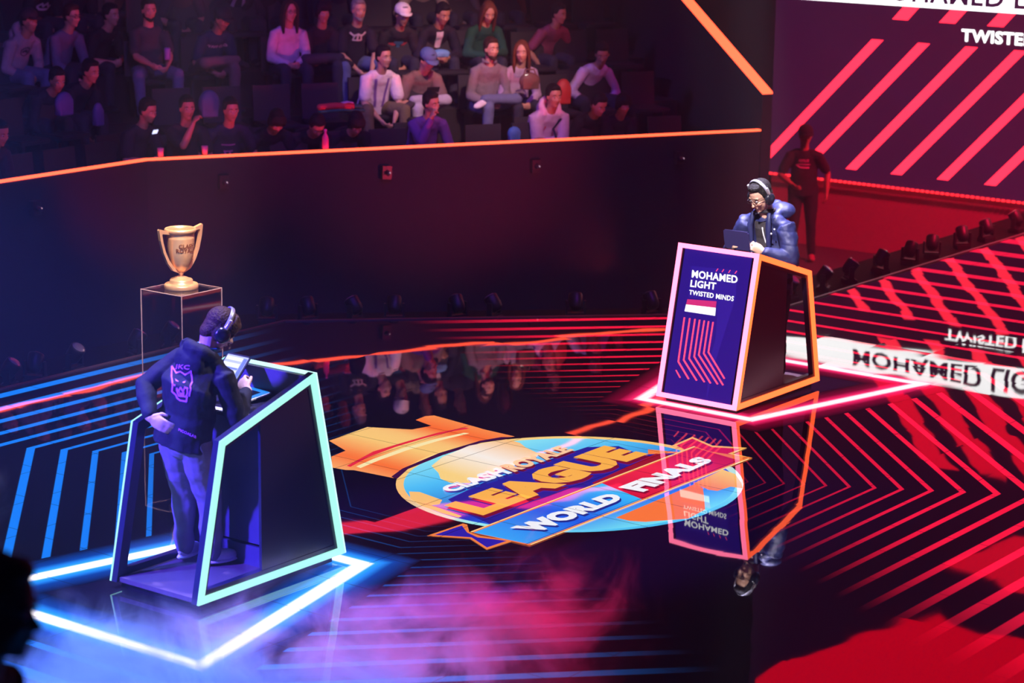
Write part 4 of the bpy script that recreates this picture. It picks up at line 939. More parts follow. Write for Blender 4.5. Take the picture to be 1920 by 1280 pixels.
# dark quarter-zip shirt showing in the open jacket
fw, sd, up, nk, ch = GR['fw'], GR['sd'], GR['up'], GR['neck'], GR['chest']
inner = cloth((.035, .03, .035), 'inner_dark')
def front_poly(pts, lift, nm, m):
    project(nm, [(pts, [tuple(range(len(pts)))])], GR['pel']+fw*.5, sd, up, -fw, GR['top'], plR, m, lift)
def strip_grid(x0, x1, x0b, x1b, z1, z0, n=14):
    V = []; Fc = []
    for k in range(n+1):
        t = k/n; a = x0+(x0b-x0)*t; b = x1+(x1b-x1)*t; z = z1+(z0-z1)*t
        for j in range(7): V.append((a+(b-a)*j/6, z))
    for k in range(n):
        for j in range(6): Fc.append((k*7+j, k*7+j+1, (k+1)*7+j+1, (k+1)*7+j))
    return (V, Fc)
project('inner_shirt', [strip_grid(-.07, .07, -.035, .085, .47, .08)], GR['pel']+fw*.5, sd, up, -fw, GR['top'], plR, inner, .006)
project('zip', [strip_grid(.006, .016, .030, .042, .43, .30, 6)], GR['pel']+fw*.5, sd, up, -fw, GR['top'], plR, mat('zip_white', (.8, .8, .85), .4), .009)
for q in (-1, 1):
    bm = BM(); pts = [nk+fw*.09+sd*q*.075+up*.02, nk+fw*.125+sd*q*.085-up*.07, nk+fw*.12+sd*q*.08-up*.20, nk+fw*.10+sd*q*.085-up*.36]
    tube(bm, pts, [(.020, .016), (.026, .016), (.022, .014), (.016, .012)], side=sd, n=8); obj('lapel', bm, jk, plR, smooth=True)
bm = BM(); tube(bm, [nk+fw*.07*math.cos(a)+sd*.07*math.sin(a)+up*.035 for a in np.linspace(0, 2*math.pi, 14)], [.017]*14, n=8); obj('shirt_collar', bm, inner, plR, smooth=True)
for dy, dz in ((.15, -.08), (.12, -.12)):
    bm = BM(); q = nk+fw*.125-sd*dy*-1+up*dz; ell(bm, q+fw*.012, (.006, .008, .008)); obj('snap', bm, mat('snap_white', (.8, .8, .9), .3), plR)
# his tablet, back towards the camera
ctr = Vector(at(1383, 447, x=2.90)); Yt = Vector((-.25, 0, 1)).normalized(); Xt = Vector((0, 1, 0)); Zt = Xt.cross(Yt)
Mr = Matrix((Xt, Yt, Zt)).transposed().to_4x4(); Mr.translation = Vector((2.93, .05, 1.262))
tablet('tablet', 'dark tablet held up in both hands by the player in the navy jacket', Mr, .235, .16, (mat('tab_soft', (.03, .03, .05), .3, em=c8(150, 150, 190), es=.5), []), case=mat('tablet_navy', (.035, .03, .11), .35))
# ------------------------------------------------------------------ spectators in the stands
FACE = math.atan2(-NR[1], -NR[0])
ARMS = {   # wrists relative to the pelvis (forward, left, up) for left and right, hand directions and finger curl
    'lap': dict(wrists=((.30, .05, .13), (.30, -.05, .12)), curl=(.7, .7)),
    'phone': dict(wrists=((.33, .06, .27), (.33, -.06, .25)), curl=(.9, .9)),
    'knees': dict(wrists=((.42, .10, .10), (.42, -.08, .12)), curl=(.6, .6)),
    'sides': dict(wrists=((.24, .17, .04), (.24, -.17, .04)), curl=(.5, .5)),
    'crossed': dict(wrists=((.26, -.10, .27), (.24, .10, .24)), curl=(.4, .4), hints=((-.2, 1, -.9), (-.2, -1, -.9))),
    'chin': dict(wrists=((.34, .10, .16), (.20, -.06, .60)), curl=(.6, .9), hints=((-.4, .6, -.7), (.4, -.4, -1))),
    'akimbo': dict(wrists=((.30, .12, .14), (.25, -.10, .10)), curl=(.5, .6), hints=((-.3, 1, .1), (-.3, -1, .2))),
}
def seat_at(row, px, py=None):
    """seat position of a spectator whose head bears px, py, in a given row"""
    D = D1+.50+DEPTH*(row-1); r = ray(px, py)
    t = ((K+NR*D-CAM[:2])@NR)/(r[:2]@NR); p = CAM+t*r; s = (p[:2]-K)@DR; ang = FACE
    if s < D*math.tan(math.radians(14.75)):
        t = ((7.4+D)-CAM[1])/r[1]; p = CAM+t*r; ang = -math.pi/2
    return p, ang
seat_m = mat('seat_dark', (.012, .010, .018), .6, vary=.2)
seat_proto = None
SEATS = []
def add_seat(x, y, z, ang, label):
    global seat_proto
    for q in SEATS:
        if math.hypot(q[0]-x, q[1]-y) < .44 and abs(q[2]-z) < .2: return
    SEATS.append((x, y, z))
    if seat_proto is None:
        t = thing('stadium_seat', label, 'seat')
        bm = BM(); box(bm, -.20, .22, -.21, .21, .37, .42); bmesh.ops.bevel(bm, geom=bm.edges[:], offset=.015, segments=2, affect='EDGES'); obj('seat', bm, seat_m, t)
        bm = BM(); prism(bm, [(-.20, -.21, .42), (-.24, -.21, .80), (-.27, -.21, .80), (-.24, -.21, .40)], (0, .42, 0)); obj('backrest', bm, seat_m, t)
        for q in (-1, 1):
            bm = BM(); box(bm, -.12, .10, q*.17-.015, q*.17+.015, 0, .37); obj('leg', bm, seat_m, t)
        seat_proto = t; o = t
    else: o = copy_tree(seat_proto)
    o.location = (x, y, z); o.rotation_euler = (0, 0, ang); o['label'] = label; o['group'] = 'dark seats in the stands'
def spectator(px, py, row, label, top, hair='black', arms='lap', legs='sit', yaw=0, look=(0, .1, 0), vox=.0125, **kw):
    p, ang = seat_at(row, px, py); zf = Z1+RISE*(row-1)
    s = kw.pop('s', 1.0); up_ = p[2]-zf-.50*s
    L_ = .70*s; c = max(.25, min(1, up_/L_)); lean = kw.pop('lean', None)
    if lean is None: lean = math.acos(c)*.9
    lean = max(.02, min(lean, 1.0))
    base = Vector((p[0], p[1], zf)); a = ang+yaw
    # the head leads the seat by the lean, so the seat goes back along the facing
    base -= Vector((math.cos(a), math.sin(a), 0))*(math.sin(lean)*.62*s)
    P = dict(s=s, vox=vox, voxc=.0145, pel=(0, 0, .50*s), lean=lean, top=top, hair=hair, head=look, bot=kw.pop('bot', cloth((.03, .03, .05), 'dark_trousers')), sl=kw.pop('sl', 0))
    P.update(ARMS[arms])
    if legs == 'sit': P.update(knees=((.44*s, .13, .50*s), (.44*s, -.13, .50*s)), ankles=((.42*s, .13, .09), (.42*s, -.13, .09)))
    if legs == 'wide': P.update(knees=((.42*s, .22, .50*s), (.42*s, -.22, .50*s)), ankles=((.44*s, .20, .09), (.44*s, -.20, .09)))
    if legs == 'cross': P.update(knees=((.44*s, .12, .50*s), (.40*s, -.24, .58*s)), ankles=((.42*s, .13, .09), (.42*s, .16, .60*s)), toes=((1, .15, -.05), (.3, 1, -.3)))
    if legs == 'cross2': P.update(knees=((.40*s, .24, .58*s), (.44*s, -.12, .50*s)), ankles=((.42*s, -.16, .60*s), (.42*s, -.13, .09)), toes=((.3, -1, -.3), (1, -.15, -.05)))
    P.update(kw); P['label'] = label
    t, G = person('person', label, base, a, P, 'spectators in the stands')
    add_seat(base.x, base.y, zf, ang, '')
    SEATL.append((label))
    return t, G, base, a
SEATL = []
C_ = cloth
# row three
jeans = C_((.10, .14, .28), 'jeans'); khaki = C_((.16, .13, .07), 'khaki'); lightj = C_((.42, .40, .48), 'light_jeans')
def chest_print(G, t, parts, m, w=0):
    o = G['pel']+G['fw']*.5; project('chest_print', parts, o, G['sd'], G['up'], -G['fw'], G['top'], t, m, .006)
pw = mat('print_white', (.65, .6, .65), .7); ppk = mat('print_pink', (.60, .18, .45), .7)
def mir_(W_): return ([(-u, v) for u, v in W_[0]], W_[1])   # reads left to right for someone facing the wearer
t, G, *_ = spectator(50, 36, 3, 'spectator in grey hooded sweatshirt with a round print, far left, hands in lap', C_((.30, .27, .33), 'grey_melange'), arms='lap', sleeve='long', hood=True, cap=C_((.03, .02, .03), 'cap_dark'), bot=jeans)
chest_print(G, t, [line2([(.055*math.cos(a), .34+.055*math.sin(a)) for a in np.linspace(0, 6.29, 20)], .005), line2([(-.03, .33), (0, .35), (.03, .33)], .012)], C_((.05, .04, .07), 'print_dark'))
spectator(130, 26, 3, 'spectator in grey-blue sweater and glasses leaning with hands clasped', C_((.13, .14, .24), 'grey_blue'), arms='knees', glasses=True, hair='brown', sleeve='long', skin=skinm(1))
t, G, *_ = spectator(205, 26, 3, 'smiling spectator in black t-shirt with small white chest mark, elbows on knees', C_((.015, .013, .02), 'tee_black'), arms='phone', look=(0, .05, 0), skin=skinm(1))
chest_print(G, t, [line2([(.06, .38), (.085, .395)], .006)], pw)
spectator(276, 12, 3, 'spectator in dark t-shirt and pale jeans holding a bright drink can', C_((.045, .04, .06), 'tee_charcoal'), arms='knees', legs='wide', bot=C_((.14, .17, .28), 'jeans_pale'), skin=skinm(1), beard='black')
t, G, *_ = spectator(410, 30, 3, 'spectator in navy t-shirt with white lettering and dark cap, leg crossed', C_((.02, .03, .09), 'tee_navy'), arms='lap', legs='cross', bot=C_((.16, .13, .13), 'trousers_taupe'), cap=C_((.012, .012, .03), 'cap_navy'), look=(.1, .45, 0), yaw=.25)
chest_print(G, t, [mir_(word('OLD NAVY', 0, .34, .040, .03))], pw)
spectator(540, 16, 3, 'woman with glasses in white long-sleeved top, hands in lap', C_((.62, .55, .68), 'top_white'), arms='lap', hair='brown', style='long', glasses=True, sleeve='long', fem=True, skin=skinm(1), s=.97, look=(.1, .05, 0))
spectator(604, 18, 3, 'spectator with fringe in plain black t-shirt, forearms on crossed knee', C_((.018, .014, .022), 'tee_black2'), arms='lap', legs='cross', style='mop', look=(-.1, .1, 0), wrists=((.30, -.06, .20), (.28, .08, .16)))
t, G, *_ = spectator(670, 14, 3, 'grey-bearded spectator in black t-shirt with white winged print and jeans', C_((.02, .018, .028), 'tee_black3'), arms='knees', hair='grey', beard='grey', bot=jeans, legs='wide', skin=skinm(1))
chest_print(G, t, [line2([(-.09, .42), (-.05, .39), (-.02, .40), (0, .41), (.02, .40), (.05, .39), (.09, .42)], .012), line2([(-.04, .38), (-.05, .33), (.05, .33), (.04, .38)], .010), line2([(0, .40), (0, .34)], .012)], pw)
t, G, *_ = spectator(752, 26, 3, 'spectator in white cap and black t-shirt with red and blue print', C_((.02, .018, .025), 'tee_black4'), arms='lap', cap=C_((.75, .72, .8), 'cap_white'), look=(0, .25, 0), skin=skinm(0))
chest_print(G, t, [line2([(-.10, .30), (-.05, .31)], .02), line2([(.05, .31), (.10, .30)], .02)], mat('print_red', (.6, .06, .08), .7)); chest_print(G, t, [line2([(-.04, .33), (.04, .33)], .025), line2([(0, .30), (0, .22)], .02)], mat('print_blue', (.05, .16, .3), .7))
t, G, *_ = spectator(826, 22, 3, 'spectator in open black jacket over white shirt holding a phone', C_((.018, .015, .03), 'jacket_black'), arms='phone', sleeve='long', look=(.1, .4, 0))
project('shirt_front', [strip_grid(-.045, .045, -.02, .03, .46, .10)], G['pel']+G['fw']*.5, G['sd'], G['up'], -G['fw'], G['top'], t, C_((.6, .58, .72), 'shirt_white'), .006)
spectator(912, 17, 3, 'woman with long auburn hair in dark green sweater looking down', C_((.015, .07, .05), 'sweater_green'), arms='phone', hair='auburn', style='long', sleeve='long', fem=True, look=(-.1, .45, 0), s=.97, skin=skinm(1))
spectator(1044, 24, 3, 'young spectator in two-tone red and purple t-shirt, hands on the seat edge', C_((.26, .05, .12), 'tee_plum'), arms='sides', yaw=.2, look=(.2, .15, 0), s=.95)
# row two
spectator(105, 152, 2, 'dim spectator in black with a blue bag on the knees, lower far left', C_((.02, .02, .04), 'hoodie_dim'), arms='knees', look=(-.3, .3, 0), sleeve='long')
spectator(166, 134, 2, 'dim spectator in black sweater with red-lit face beside the blue bag', C_((.02, .018, .03), 'sweater_dim'), arms='knees', look=(0, .2, 0), sleeve='long')
t, G, *_ = spectator(717, 104, 2, 'spectator in bright white t-shirt with two lilac straps, hands between knees', C_((.80, .72, .76), 'tee_white'), arms='knees', bot=khaki, legs='wide', look=(.25, .05, 0), skin=skinm(1), fat=1.08)
for q in (-1, 1): project('strap', [strip_grid(q*.075-.014, q*.075+.014, q*.045-.014, q*.045+.014, .44, .10)], G['pel']+G['fw']*.5, G['sd'], G['up'], -G['fw'], G['top'], t, mat('strap_lilac', (.25, .13, .42), .7), .009)
spectator(796, 108, 2, 'spectator in taupe t-shirt and blue cap with one leg crossed, reading a phone', C_((.20, .13, .13), 'tee_taupe'), arms='phone', legs='cross2', bot=lightj, cap=C_((.10, .15, .34), 'cap_blue'), look=(.15, .5, 0), shoe=C_((.05, .04, .05), 'shoe_dark'), fat=1.12, skin=skinm(1))
spectator(918, 86, 2, 'spectator in grey-brown sweater with a white sneaker crossed over his knee', C_((.20, .165, .20), 'sweater_taupe'), arms='lap', legs='cross2', bot=C_((.13, .15, .27), 'jeans_grey'), sleeve='long', hair='brown', look=(.1, .05, 0), shoe=C_((.75, .7, .75), 'shoe_white'), skin=skinm(1), beard='brown', collar=True)
spectator(977, 92, 2, 'woman with long fair hair in lilac cardigan with a handbag on her lap', C_((.40, .30, .46), 'cardigan_lilac'), arms='lap', hair='auburn', style='long', sleeve='long', fem=True, look=(-.5, .1, 0), s=.97, skin=skinm(1))
spectator(1120, 96, 2, 'spectator in pale lilac sweatshirt leaning sideways, hand on hip, at the row end', C_((.58, .48, .72), 'sweat_lilac'), arms='akimbo', sleeve='long', look=(-.5, .45, 0), yaw=.15, sl=.10, legs='wide')
# row one, at the rail
spectator(270, 202, 1, 'spectator at the rail in black t-shirt lit by a small white phone', C_((.03, .02, .04), 'tee_rail1'), arms='phone', look=(0, .25, 0))
spectator(348, 196, 1, 'spectator at the rail resting his face on one raised hand', C_((.02, .015, .03), 'tee_rail2'), arms='chin', look=(0, .1, 0), wrists=((.34, .10, .16), (.22, .02, .58)))
t, G, *_ = spectator(430, 201, 1, 'spectator at the rail in dark sports shirt numbered 77', C_((.03, .02, .06), 'jersey'), arms='sides', look=(.05, .15, 0))
chest_print(G, t, [mir_(word('77', 0, .19, .075, .03)), line2([(-.07, .29), (.07, .29)], .008)], ppk)
spectator(514, 222, 1, 'bent-over spectator at the rail with red-lit face, left of the pink bottle', C_((.02, .015, .03), 'tee_rail3'), arms='lap', look=(0, .75, 0), style='mop')
spectator(590, 234, 1, 'dark spectator at the rail with bowed head just behind the pink bottle', C_((.015, .012, .025), 'tee_rail4'), arms='lap', look=(0, .8, 0))
spectator(665, 232, 1, 'spectator at the rail with bowed head, right of the pink bottle', C_((.015, .012, .025), 'tee_rail5'), arms='lap', look=(-.1, .7, 0), style='mop')
spectator(806, 214, 1, 'spectator at the rail in purple top propping chin on hand', C_((.14, .05, .28), 'top_purple'), arms='chin', look=(.35, .15, .1), sleeve='long', lean=.5)
t, G, *_ = spectator(1036, 178, 1, 'spectator in pale pink hooded sweatshirt with dark cross strap at the rail', C_((.62, .42, .60), 'hoodie_pink'), arms='crossed', sleeve='long', hood=True, look=(0, .1, 0), fat=1.15, s=1.03)
project('cross_strap', [strip_grid(.095, .125, -.10, -.07, .45, .10)], G['pel']+G['fw']*.5, G['sd'], G['up'], -G['fw'], G['top'], t, mat('strap_navy', (.01, .012, .05), .6), .010)
chest_print(G, t, [line2([(-.09, .33), (-.06, .35)], .012)], mat('print_redpink', (.5, .06, .10), .7))
spectator(1118, 194, 1, 'spectator in black at the right end of the rail looking down at his forearms', C_((.02, .015, .025), 'tee_rail6'), arms='phone', look=(.1, .5, 0))
spectator(1166, 196, 1, 'rightmost spectator at the rail in black with folded bare arms', C_((.02, .015, .025), 'tee_rail7'), arms='crossed', look=(-.1, .2, 0), style='mop', s=.95)
spectator(-8, 245, 1, 'red-lit spectator cut off by the left edge of the picture at the rail', C_((.05, .02, .04), 'tee_rail8'), arms='lap', look=(0, .3, 0))
# row four, only bodies and hands in view at the top
for px, lab, col, kw in ((92, 'spectator above in black t-shirt with a white splash print, head out of view', (.02, .018, .02), dict(arms='lap')),
                         (160, 'spectator above in dark shirt between the two sweaters, head out of view', (.04, .025, .03), dict(arms='lap')),
                         (236, 'spectator above in yellowish patterned shirt, head out of view', (.22, .14, .09), dict(arms='knees')),
                         (345, 'spectator above in dark top near the top edge, head out of view', (.05, .03, .06), dict(arms='lap')),
                         (450, 'spectator above in black and white varsity jacket', (.03, .025, .05), dict(arms='sides', sleeve='long')),
                         (505, 'spectator above in black with one bare forearm hanging down', (.015, .012, .02), dict(arms='sides')),
                         (640, 'spectator above in dark top behind the bearded man', (.03, .025, .05), dict(arms='knees')),
                         (800, 'spectator above in cream sweater beside the white cap', (.55, .45, .36), dict(arms='akimbo', sleeve='long')),
                         (868, 'spectator above in grey top behind the green sweater', (.12, .10, .14), dict(arms='lap', sleeve='long')),
                         (955, 'spectator above in brown top beside the auburn-haired woman', (.12, .05, .03), dict(arms='lap', sleeve='long', style='long', hair='auburn'))):
    t, G, *_ = spectator(px, -46, 4, lab, C_(col), look=(0, .1, 0), **kw)
    if px == 92: chest_print(G, t, [line2([(-.10, .30), (-.05, .35), (-.02, .31), (.02, .36), (.05, .31), (.10, .30), (.06, .27), (-.06, .27), (-.10, .30)], .014)], pw)
    if px == 450:
        for q in (-1, 1): project('white_trim', [strip_grid(q*.05-.02, q*.05+.02, q*.09-.02, q*.09+.02, .46, .05)], G['pel']+G['fw']*.5, G['sd'], G['up'], -G['fw'], G['top'], t, pw, .007)
# empty seats between them
def path_pt(D, s):
    if s < D*math.tan(math.radians(14.75)) and True:
        j = np.array([K[0]+math.tan(math.radians(14.75))*D, K[1]+D]); d = D*math.tan(math.radians(14.75))-s; return (j[0]-d, j[1], -math.pi/2)
    q = K+NR*D+DR*s; return (q[0], q[1], FACE)
names = {1: 'first', 2: 'second', 3: 'third', 4: 'fourth'}
for row in (1, 2, 3, 4):
    D = D1+.50+DEPTH*(row-1)-.12
    for k in range(22):
        x, y, a = path_pt(D, -3.4+k*.56+.1*row)
        if -3.4+k*.56+.1*row > 6.7: break
        add_seat(x, y, Z1+RISE*(row-1), a, '')
for o in [q for q in bpy.data.objects if q.name.startswith('stadium_seat')]:
    row = int(round((o.location.z-Z1)/RISE))+1
    o['label'] = 'dark folding seat in the %s row of the stands, counted from the rail' % names[row]; o['group'] = 'dark seats in row %s of the stands' % names[row]

# ------------------------------------------------------------------ things among the spectators
def rail_pt(px, py, D=.06):
    if px < 280: return at(px, py, y=7.4+D)
    return on_plane(px, py, (K[0]+NR[0]*D, K[1]+NR[1]*D, 0), (NR[0], NR[1], 0))
p = rail_pt(610, 268)
bm = BM(); lathe(bm, [(0, 0), (.032, 0), (.034, .01), (.034, .10), (.028, .13), (.012, .155), (.012, .18), (0, .18)], 20)
bt = thing('bottle', 'small pink bottle standing on the rail', 'bottle', (p[0], p[1], 1.123)); obj('bottle_body', bm, mat('bottle_pink', (.75, .12, .32), .25, em=(.5, .03, .15), es=.0), bt, smooth=True)
bm = BM(); lathe(bm, [(0, .18), (.015, .18), (.015, .20), (0, .20)], 14); obj('cap', bm, mat('bottle_cap', (.6, .2, .6), .4), bt)
for px, lab in ((301, 'small pinkish cup on the rail left, near the strip corner'), (384, 'slim pinkish cup on the rail under the spectator resting on a hand')):
    p = rail_pt(px, 288); bm = BM(); lathe(bm, [(0, 0), (.026, 0), (.033, .085), (.030, .085), (.024, .01), (0, .01)], 18); o = obj('cup', bm, mat('cup_pink', (.7, .25, .38), .4), smooth=True); o.location = (p[0], p[1], 1.123); tag(o, lab, 'cup', 'cups on the rail')
def pr(px, py, row, dD=0): 
    p, a = seat_at(row, px, py); return p, a
# phones, can, handbag, bags, folded flag
def slab(name, label, cat, px, py, row, w, h, m, tilt=.5, z=0, fwd=.28):
    D = D1+.50+DEPTH*(row-1)-fwd; r = ray(px, py)
    if px < 300: t = ((7.4+D)-CAM[1])/r[1]; a = -math.pi/2
    else: t = ((K+NR*D-CAM[:2])@NR)/(r[:2]@NR); a = FACE
    p = CAM+t*r; bm = BM(); box(bm, -w/2, w/2, -.005, .005, -h/2, h/2); bmesh.ops.bevel(bm, geom=bm.edges[:], offset=.004, segments=2, affect='EDGES')
    o = obj(name, bm, m); o.location = p; o.rotation_euler = (tilt, 0, a+math.pi/2); tag(o, label, cat); return o
slab('phone', 'small phone with a white-blue screen held at the rail on the left', 'phone', 291, 247, 1, .07, .05, mat('phone_lit', (.2, .2, .25), .3, em=(.6, .65, 1), es=1.6))
slab('phone', 'phone held by the spectator in the blue cap', 'phone', 812, 168, 2, .15, .07, tab_b)
slab('phone', 'phone with a small white light held by the fair-haired woman', 'phone', 990, 143, 2, .08, .05, mat('phone_lit2', (.3, .3, .3), .3, em=(1, .9, .8), es=1.2), fwd=.36)
def canthing(label, px, py, row, m, r_=.034, h=.13):
    D = D1+.50+DEPTH*(row-1)-.42; q = ray(px, py)
    t = ((7.4+D)-CAM[1])/q[1] if px < 300 else ((K+NR*D-CAM[:2])@NR)/(q[:2]@NR)
    p = CAM+t*q; bm = BM(); lathe(bm, [(0, 0), (r_*.85, 0), (r_, .01), (r_, h-.012), (r_*.85, h), (0, h)], 18); o = obj('drink_can', bm, m, smooth=True); o.location = p; tag(o, label, 'can'); return o
canthing('violet drink can held between the knees by the spectator in pale jeans', 314, 112, 3, mat('can_violet', (.35, .14, .6), .3))
def bag(name, label, px, py, row, w, h, d, m, fwd, strap=False):
    D = D1+.50+DEPTH*(row-1)-fwd; q = ray(px, py)
    t = ((7.4+D)-CAM[1])/q[1] if px < 300 else ((K+NR*D-CAM[:2])@NR)/(q[:2]@NR)
    p = CAM+t*q; T_ = thing(name, label, 'bag', p, (-math.pi/2 if px < 300 else FACE)+math.pi/2)
    bm = BM(); ell(bm, (0, 0, 0), (w/2, d/2, h/2)); box(bm, -w*.38, w*.38, -d*.4, d*.4, -h*.45, h*.2); fuse('bag_body', bm, .012, m, T_, 4)
    if strap:
        bm = BM(); tube(bm, [(-w*.3, 0, h*.3), (-w*.2, 0, h*.65), (w*.2, 0, h*.65), (w*.3, 0, h*.3)], [.009]*4, n=8); obj('strap', bm, m, T_)
bag('handbag', 'brown handbag on the lap of the fair-haired woman', 993, 152, 2, .26, .20, .12, mat('bag_brown', (.14, .06, .05), .6, bump=.3), .34, True)
bag('blue_bag', 'blue bag on the knees of the dim spectator, lower left', 120, 195, 2, .24, .26, .12, mat('bag_blue', (.05, .06, .30), .6), .50)
bag('blue_bag', 'blue plastic bag hanging between the knees, right of the other blue bag', 184, 215, 2, .14, .26, .10, mat('bag_blue2', (.08, .07, .30), .6), .42)
bag('blue_bag', 'small bright blue bag on the step left of the pink hooded sweatshirt', 964, 250, 1, .16, .16, .10, mat('bag_cyan', (.06, .20, .5), .6), .05)
bag('blue_bag', 'crumpled light blue bag on the knees of the spectator in the open jacket', 826, 100, 3, .24, .10, .12, mat('bag_lightblue', (.12, .32, .6), .6), .34, False)
bag('blue_bag', 'blue backpack on the seat left of the number 77 spectator', 392, 195, 1, .24, .30, .14, mat('bag_slate', (.05, .08, .20), .6), -.1)
bag('red_bag', 'orange-red bag standing on the step behind the pink hooded sweatshirt', 1056, 172, 1, .20, .30, .14, mat('bag_red', (.35, .03, .02), .6), -.32)
# folded flag over the empty seat
D = D1+.5; q = ray(640, 202); t_ = ((K+NR*(D+.25)-CAM[:2])@NR)/(q[:2]@NR); p = CAM+t_*q
fl_ = thing('flag', 'red, white and green flag folded over an empty seat back', 'flag', (p[0], p[1], p[2]), FACE+math.pi/2)
for x0, x1, z0, z1, mm in ((-.24, .12, -.02, .05, mat('flag_red_cloth', (.6, .06, .05), .8)), (.02, .13, .045, .062, pw), (-.24, .25, -.05, -.012, mat('flag_green_cloth', (.02, .25, .10), .8)), (.10, .22, -.02, .03, mat('flag_green_cloth', (.02, .25, .10), .8))):
    bm = BM(); tube(bm, [(x0, 0, (z0+z1)/2), ((x0+x1)/2, .01, (z0+z1)/2+.008), (x1, 0, (z0+z1)/2-.004)], [(.05, (z1-z0)/2)]*3, side=(0, 1, 0), n=10); obj('fold', bm, mm, fl_, smooth=True)

# ------------------------------------------------------------------ staff member on the arena floor by the screen
ST = dict(pel=(0, 0, .95), lean=.05, torso=.50, sw=.17, vox=.010, voxc=.012, head=(.35, .15, 0), sk=2, top=C_((.02, .015, .025), 'tee_staff'), bot=C_((.02, .015, .03), 'trousers_staff'), cap=C_((.015, .012, .02), 'cap_staff'),
          knees=((.02, .11, .50), (.06, -.10, .50)), ankles=((-.03, .13, .09), (.02, -.12, .09)), hem=.10, wrists=((.05, .30, -.06), (.26, -.12, .08)), hints=((-.6, .4, 0), (-.5, -.8, -.3)), shoe=C_((.30, .10, .12), 'shoe_staff'))
t, G = person('person', 'standing staff member in cap and black t-shirt before the big screen', (12.93, 5.2, -1.0), math.radians(205), ST)
chest_print(G, t, [mir_(word('SUPER', 0, .36, .035, .03)), line2([(-.09, .30), (-.04, .27), (.07, .27)], .008), line2([(-.07, .31), (.08, .31)], .006)], ppk)
# ------------------------------------------------------------------ dark onlooker close to the camera, lower left
ps = at(-56, 1060, x=CAM[0]+3.5)
FGd = math.atan2(-CAM[1]*0-.62, .78)
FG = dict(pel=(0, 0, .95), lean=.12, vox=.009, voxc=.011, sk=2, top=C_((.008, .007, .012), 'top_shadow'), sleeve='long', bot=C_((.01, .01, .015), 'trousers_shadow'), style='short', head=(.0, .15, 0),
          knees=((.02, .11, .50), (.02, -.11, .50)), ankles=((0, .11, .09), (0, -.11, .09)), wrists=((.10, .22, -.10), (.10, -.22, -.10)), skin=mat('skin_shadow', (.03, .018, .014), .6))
hx = ps
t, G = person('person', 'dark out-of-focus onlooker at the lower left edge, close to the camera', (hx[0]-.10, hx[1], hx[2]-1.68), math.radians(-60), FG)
bm = BM(); box(bm, hx[0]-1.2, hx[0]+.42, hx[1]-3.5, hx[1]+2.0, -1.0, hx[2]-1.68); obj('floor_near_tier', bm, tier, kind='structure', label='dark near seating tier under the onlooker')
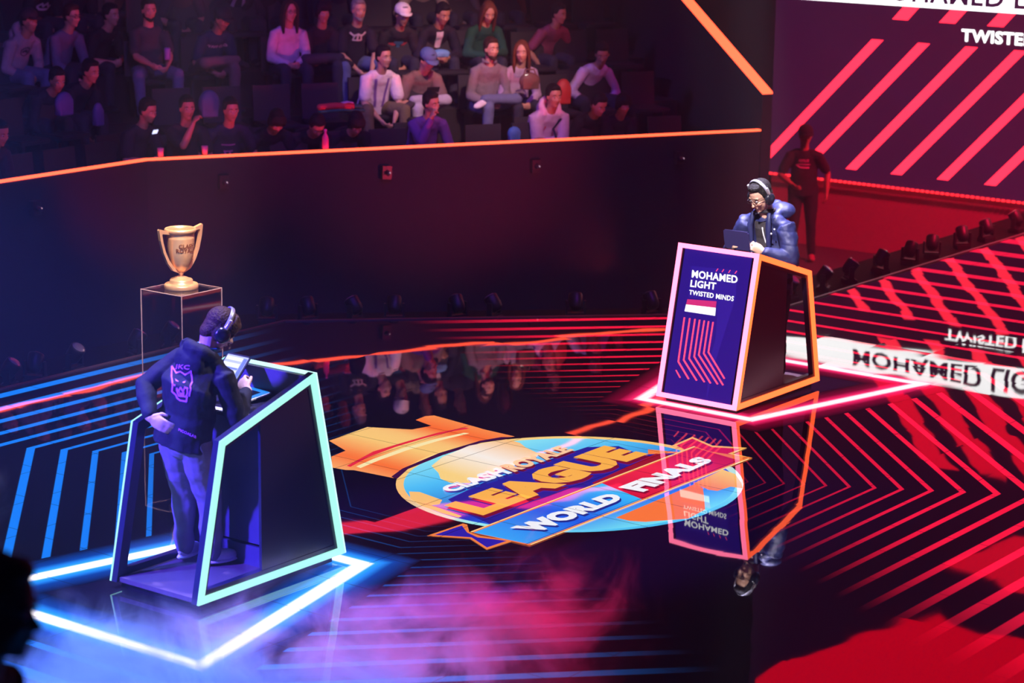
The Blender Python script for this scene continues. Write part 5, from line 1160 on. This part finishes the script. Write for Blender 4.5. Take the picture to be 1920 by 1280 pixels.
# ------------------------------------------------------------------ haze and smoke (real volumes)
def volume(name, lo, hi, dens, label, color=(1, 1, 1), noise=None, an=.2, step=None):
    bm = BM(); box(bm, lo[0], hi[0], lo[1], hi[1], lo[2], hi[2])
    m = bpy.data.materials.new(name); m.use_nodes = True; nt = m.node_tree; nt.nodes.remove(nt.nodes['Principled BSDF'])
    v = nt.nodes.new('ShaderNodeVolumePrincipled'); nt.links.new(v.outputs[0], nt.nodes['Material Output'].inputs['Volume'])
    v.inputs['Color'].default_value = (*color, 1); v.inputs['Anisotropy'].default_value = an; v.inputs['Density'].default_value = dens
    if noise:
        geo = nt.nodes.new('ShaderNodeNewGeometry'); sep = nt.nodes.new('ShaderNodeSeparateXYZ'); nt.links.new(geo.outputs['Position'], sep.inputs[0])
        fac = None
        for (cx, cy, cz), (rx, ry, rz), w in noise['blobs']:
            vs = nt.nodes.new('ShaderNodeVectorMath'); vs.operation = 'SUBTRACT'; vs.inputs[1].default_value = (cx, cy, cz); nt.links.new(geo.outputs['Position'], vs.inputs[0])
            vd = nt.nodes.new('ShaderNodeVectorMath'); vd.operation = 'DIVIDE'; vd.inputs[1].default_value = (rx, ry, rz); nt.links.new(vs.outputs[0], vd.inputs[0])
            ln = nt.nodes.new('ShaderNodeVectorMath'); ln.operation = 'LENGTH'; nt.links.new(vd.outputs[0], ln.inputs[0])
            f = mth(nt, 'MULTIPLY', mth(nt, 'SUBTRACT', 1, ln.outputs['Value'], clamp=True), w)
            fac = f if fac is None else mth(nt, 'ADD', fac, f)
        nz = nt.nodes.new('ShaderNodeTexNoise'); nz.inputs['Scale'].default_value = noise['scale']; nz.inputs['Detail'].default_value = 5; nz.inputs['Roughness'].default_value = .66; nz.inputs['Distortion'].default_value = 1.0
        nt.links.new(geo.outputs['Position'], nz.inputs['Vector'])
        a = mth(nt, 'SUBTRACT', mth(nt, 'ADD', nz.outputs[0], mth(nt, 'MULTIPLY', fac, noise['fill'])), noise['cut'])
        d = mth(nt, 'MULTIPLY', mth(nt, 'MULTIPLY', mth(nt, 'MAXIMUM', a, 0), mth(nt, 'MINIMUM', fac, 1)), dens)
        nt.links.new(d, v.inputs['Density'])
    o = obj(name, bm, m, kind='stuff', label=label)
    o['category'] = 'haze' if 'haze' in name else 'smoke'
    return o
volume('stage_haze', (-14.5, -12, -.9), (13.9, 14.5, 12.5), .0044, 'thin haze hanging in the whole arena air', an=.1)
def step(m, r):
    try: m.cycles.volume_step_rate = r
    except Exception: pass
sm1 = volume('desk_smoke', (-7.0, -3.4, .004), (-2.3, 3.6, 1.3), 30, 'swirling blue-lit smoke lying low around the cyan desk', noise=dict(scale=1.5, cut=.575, fill=.20,
    blobs=[((-4.9, -1.2, .0), (1.7, 1.6, .42), 1.5), ((-4.6, 2.0, .2), (1.6, 1.5, 1.1), .8), ((-3.2, -1.9, .0), (1.2, 1.1, .35), .9), ((-3.0, .0, 0), (1.3, 1.0, .3), .35)]), an=.1)
sm2 = volume('pink_smoke', (-4.2, -2.9, .004), (-1.9, -.6, .9), 15, 'wispy magenta smoke plume in front of the floor emblem', noise=dict(scale=2.0, cut=.575, fill=.20,
    blobs=[((-3.3, -1.7, .05), (.9, 1.0, .45), 1.1), ((-2.7, -2.2, .1), (.6, .75, .78), 1.2)]), an=.1)
step(sm1.data.materials[0], .6); step(sm2.data.materials[0], .6)
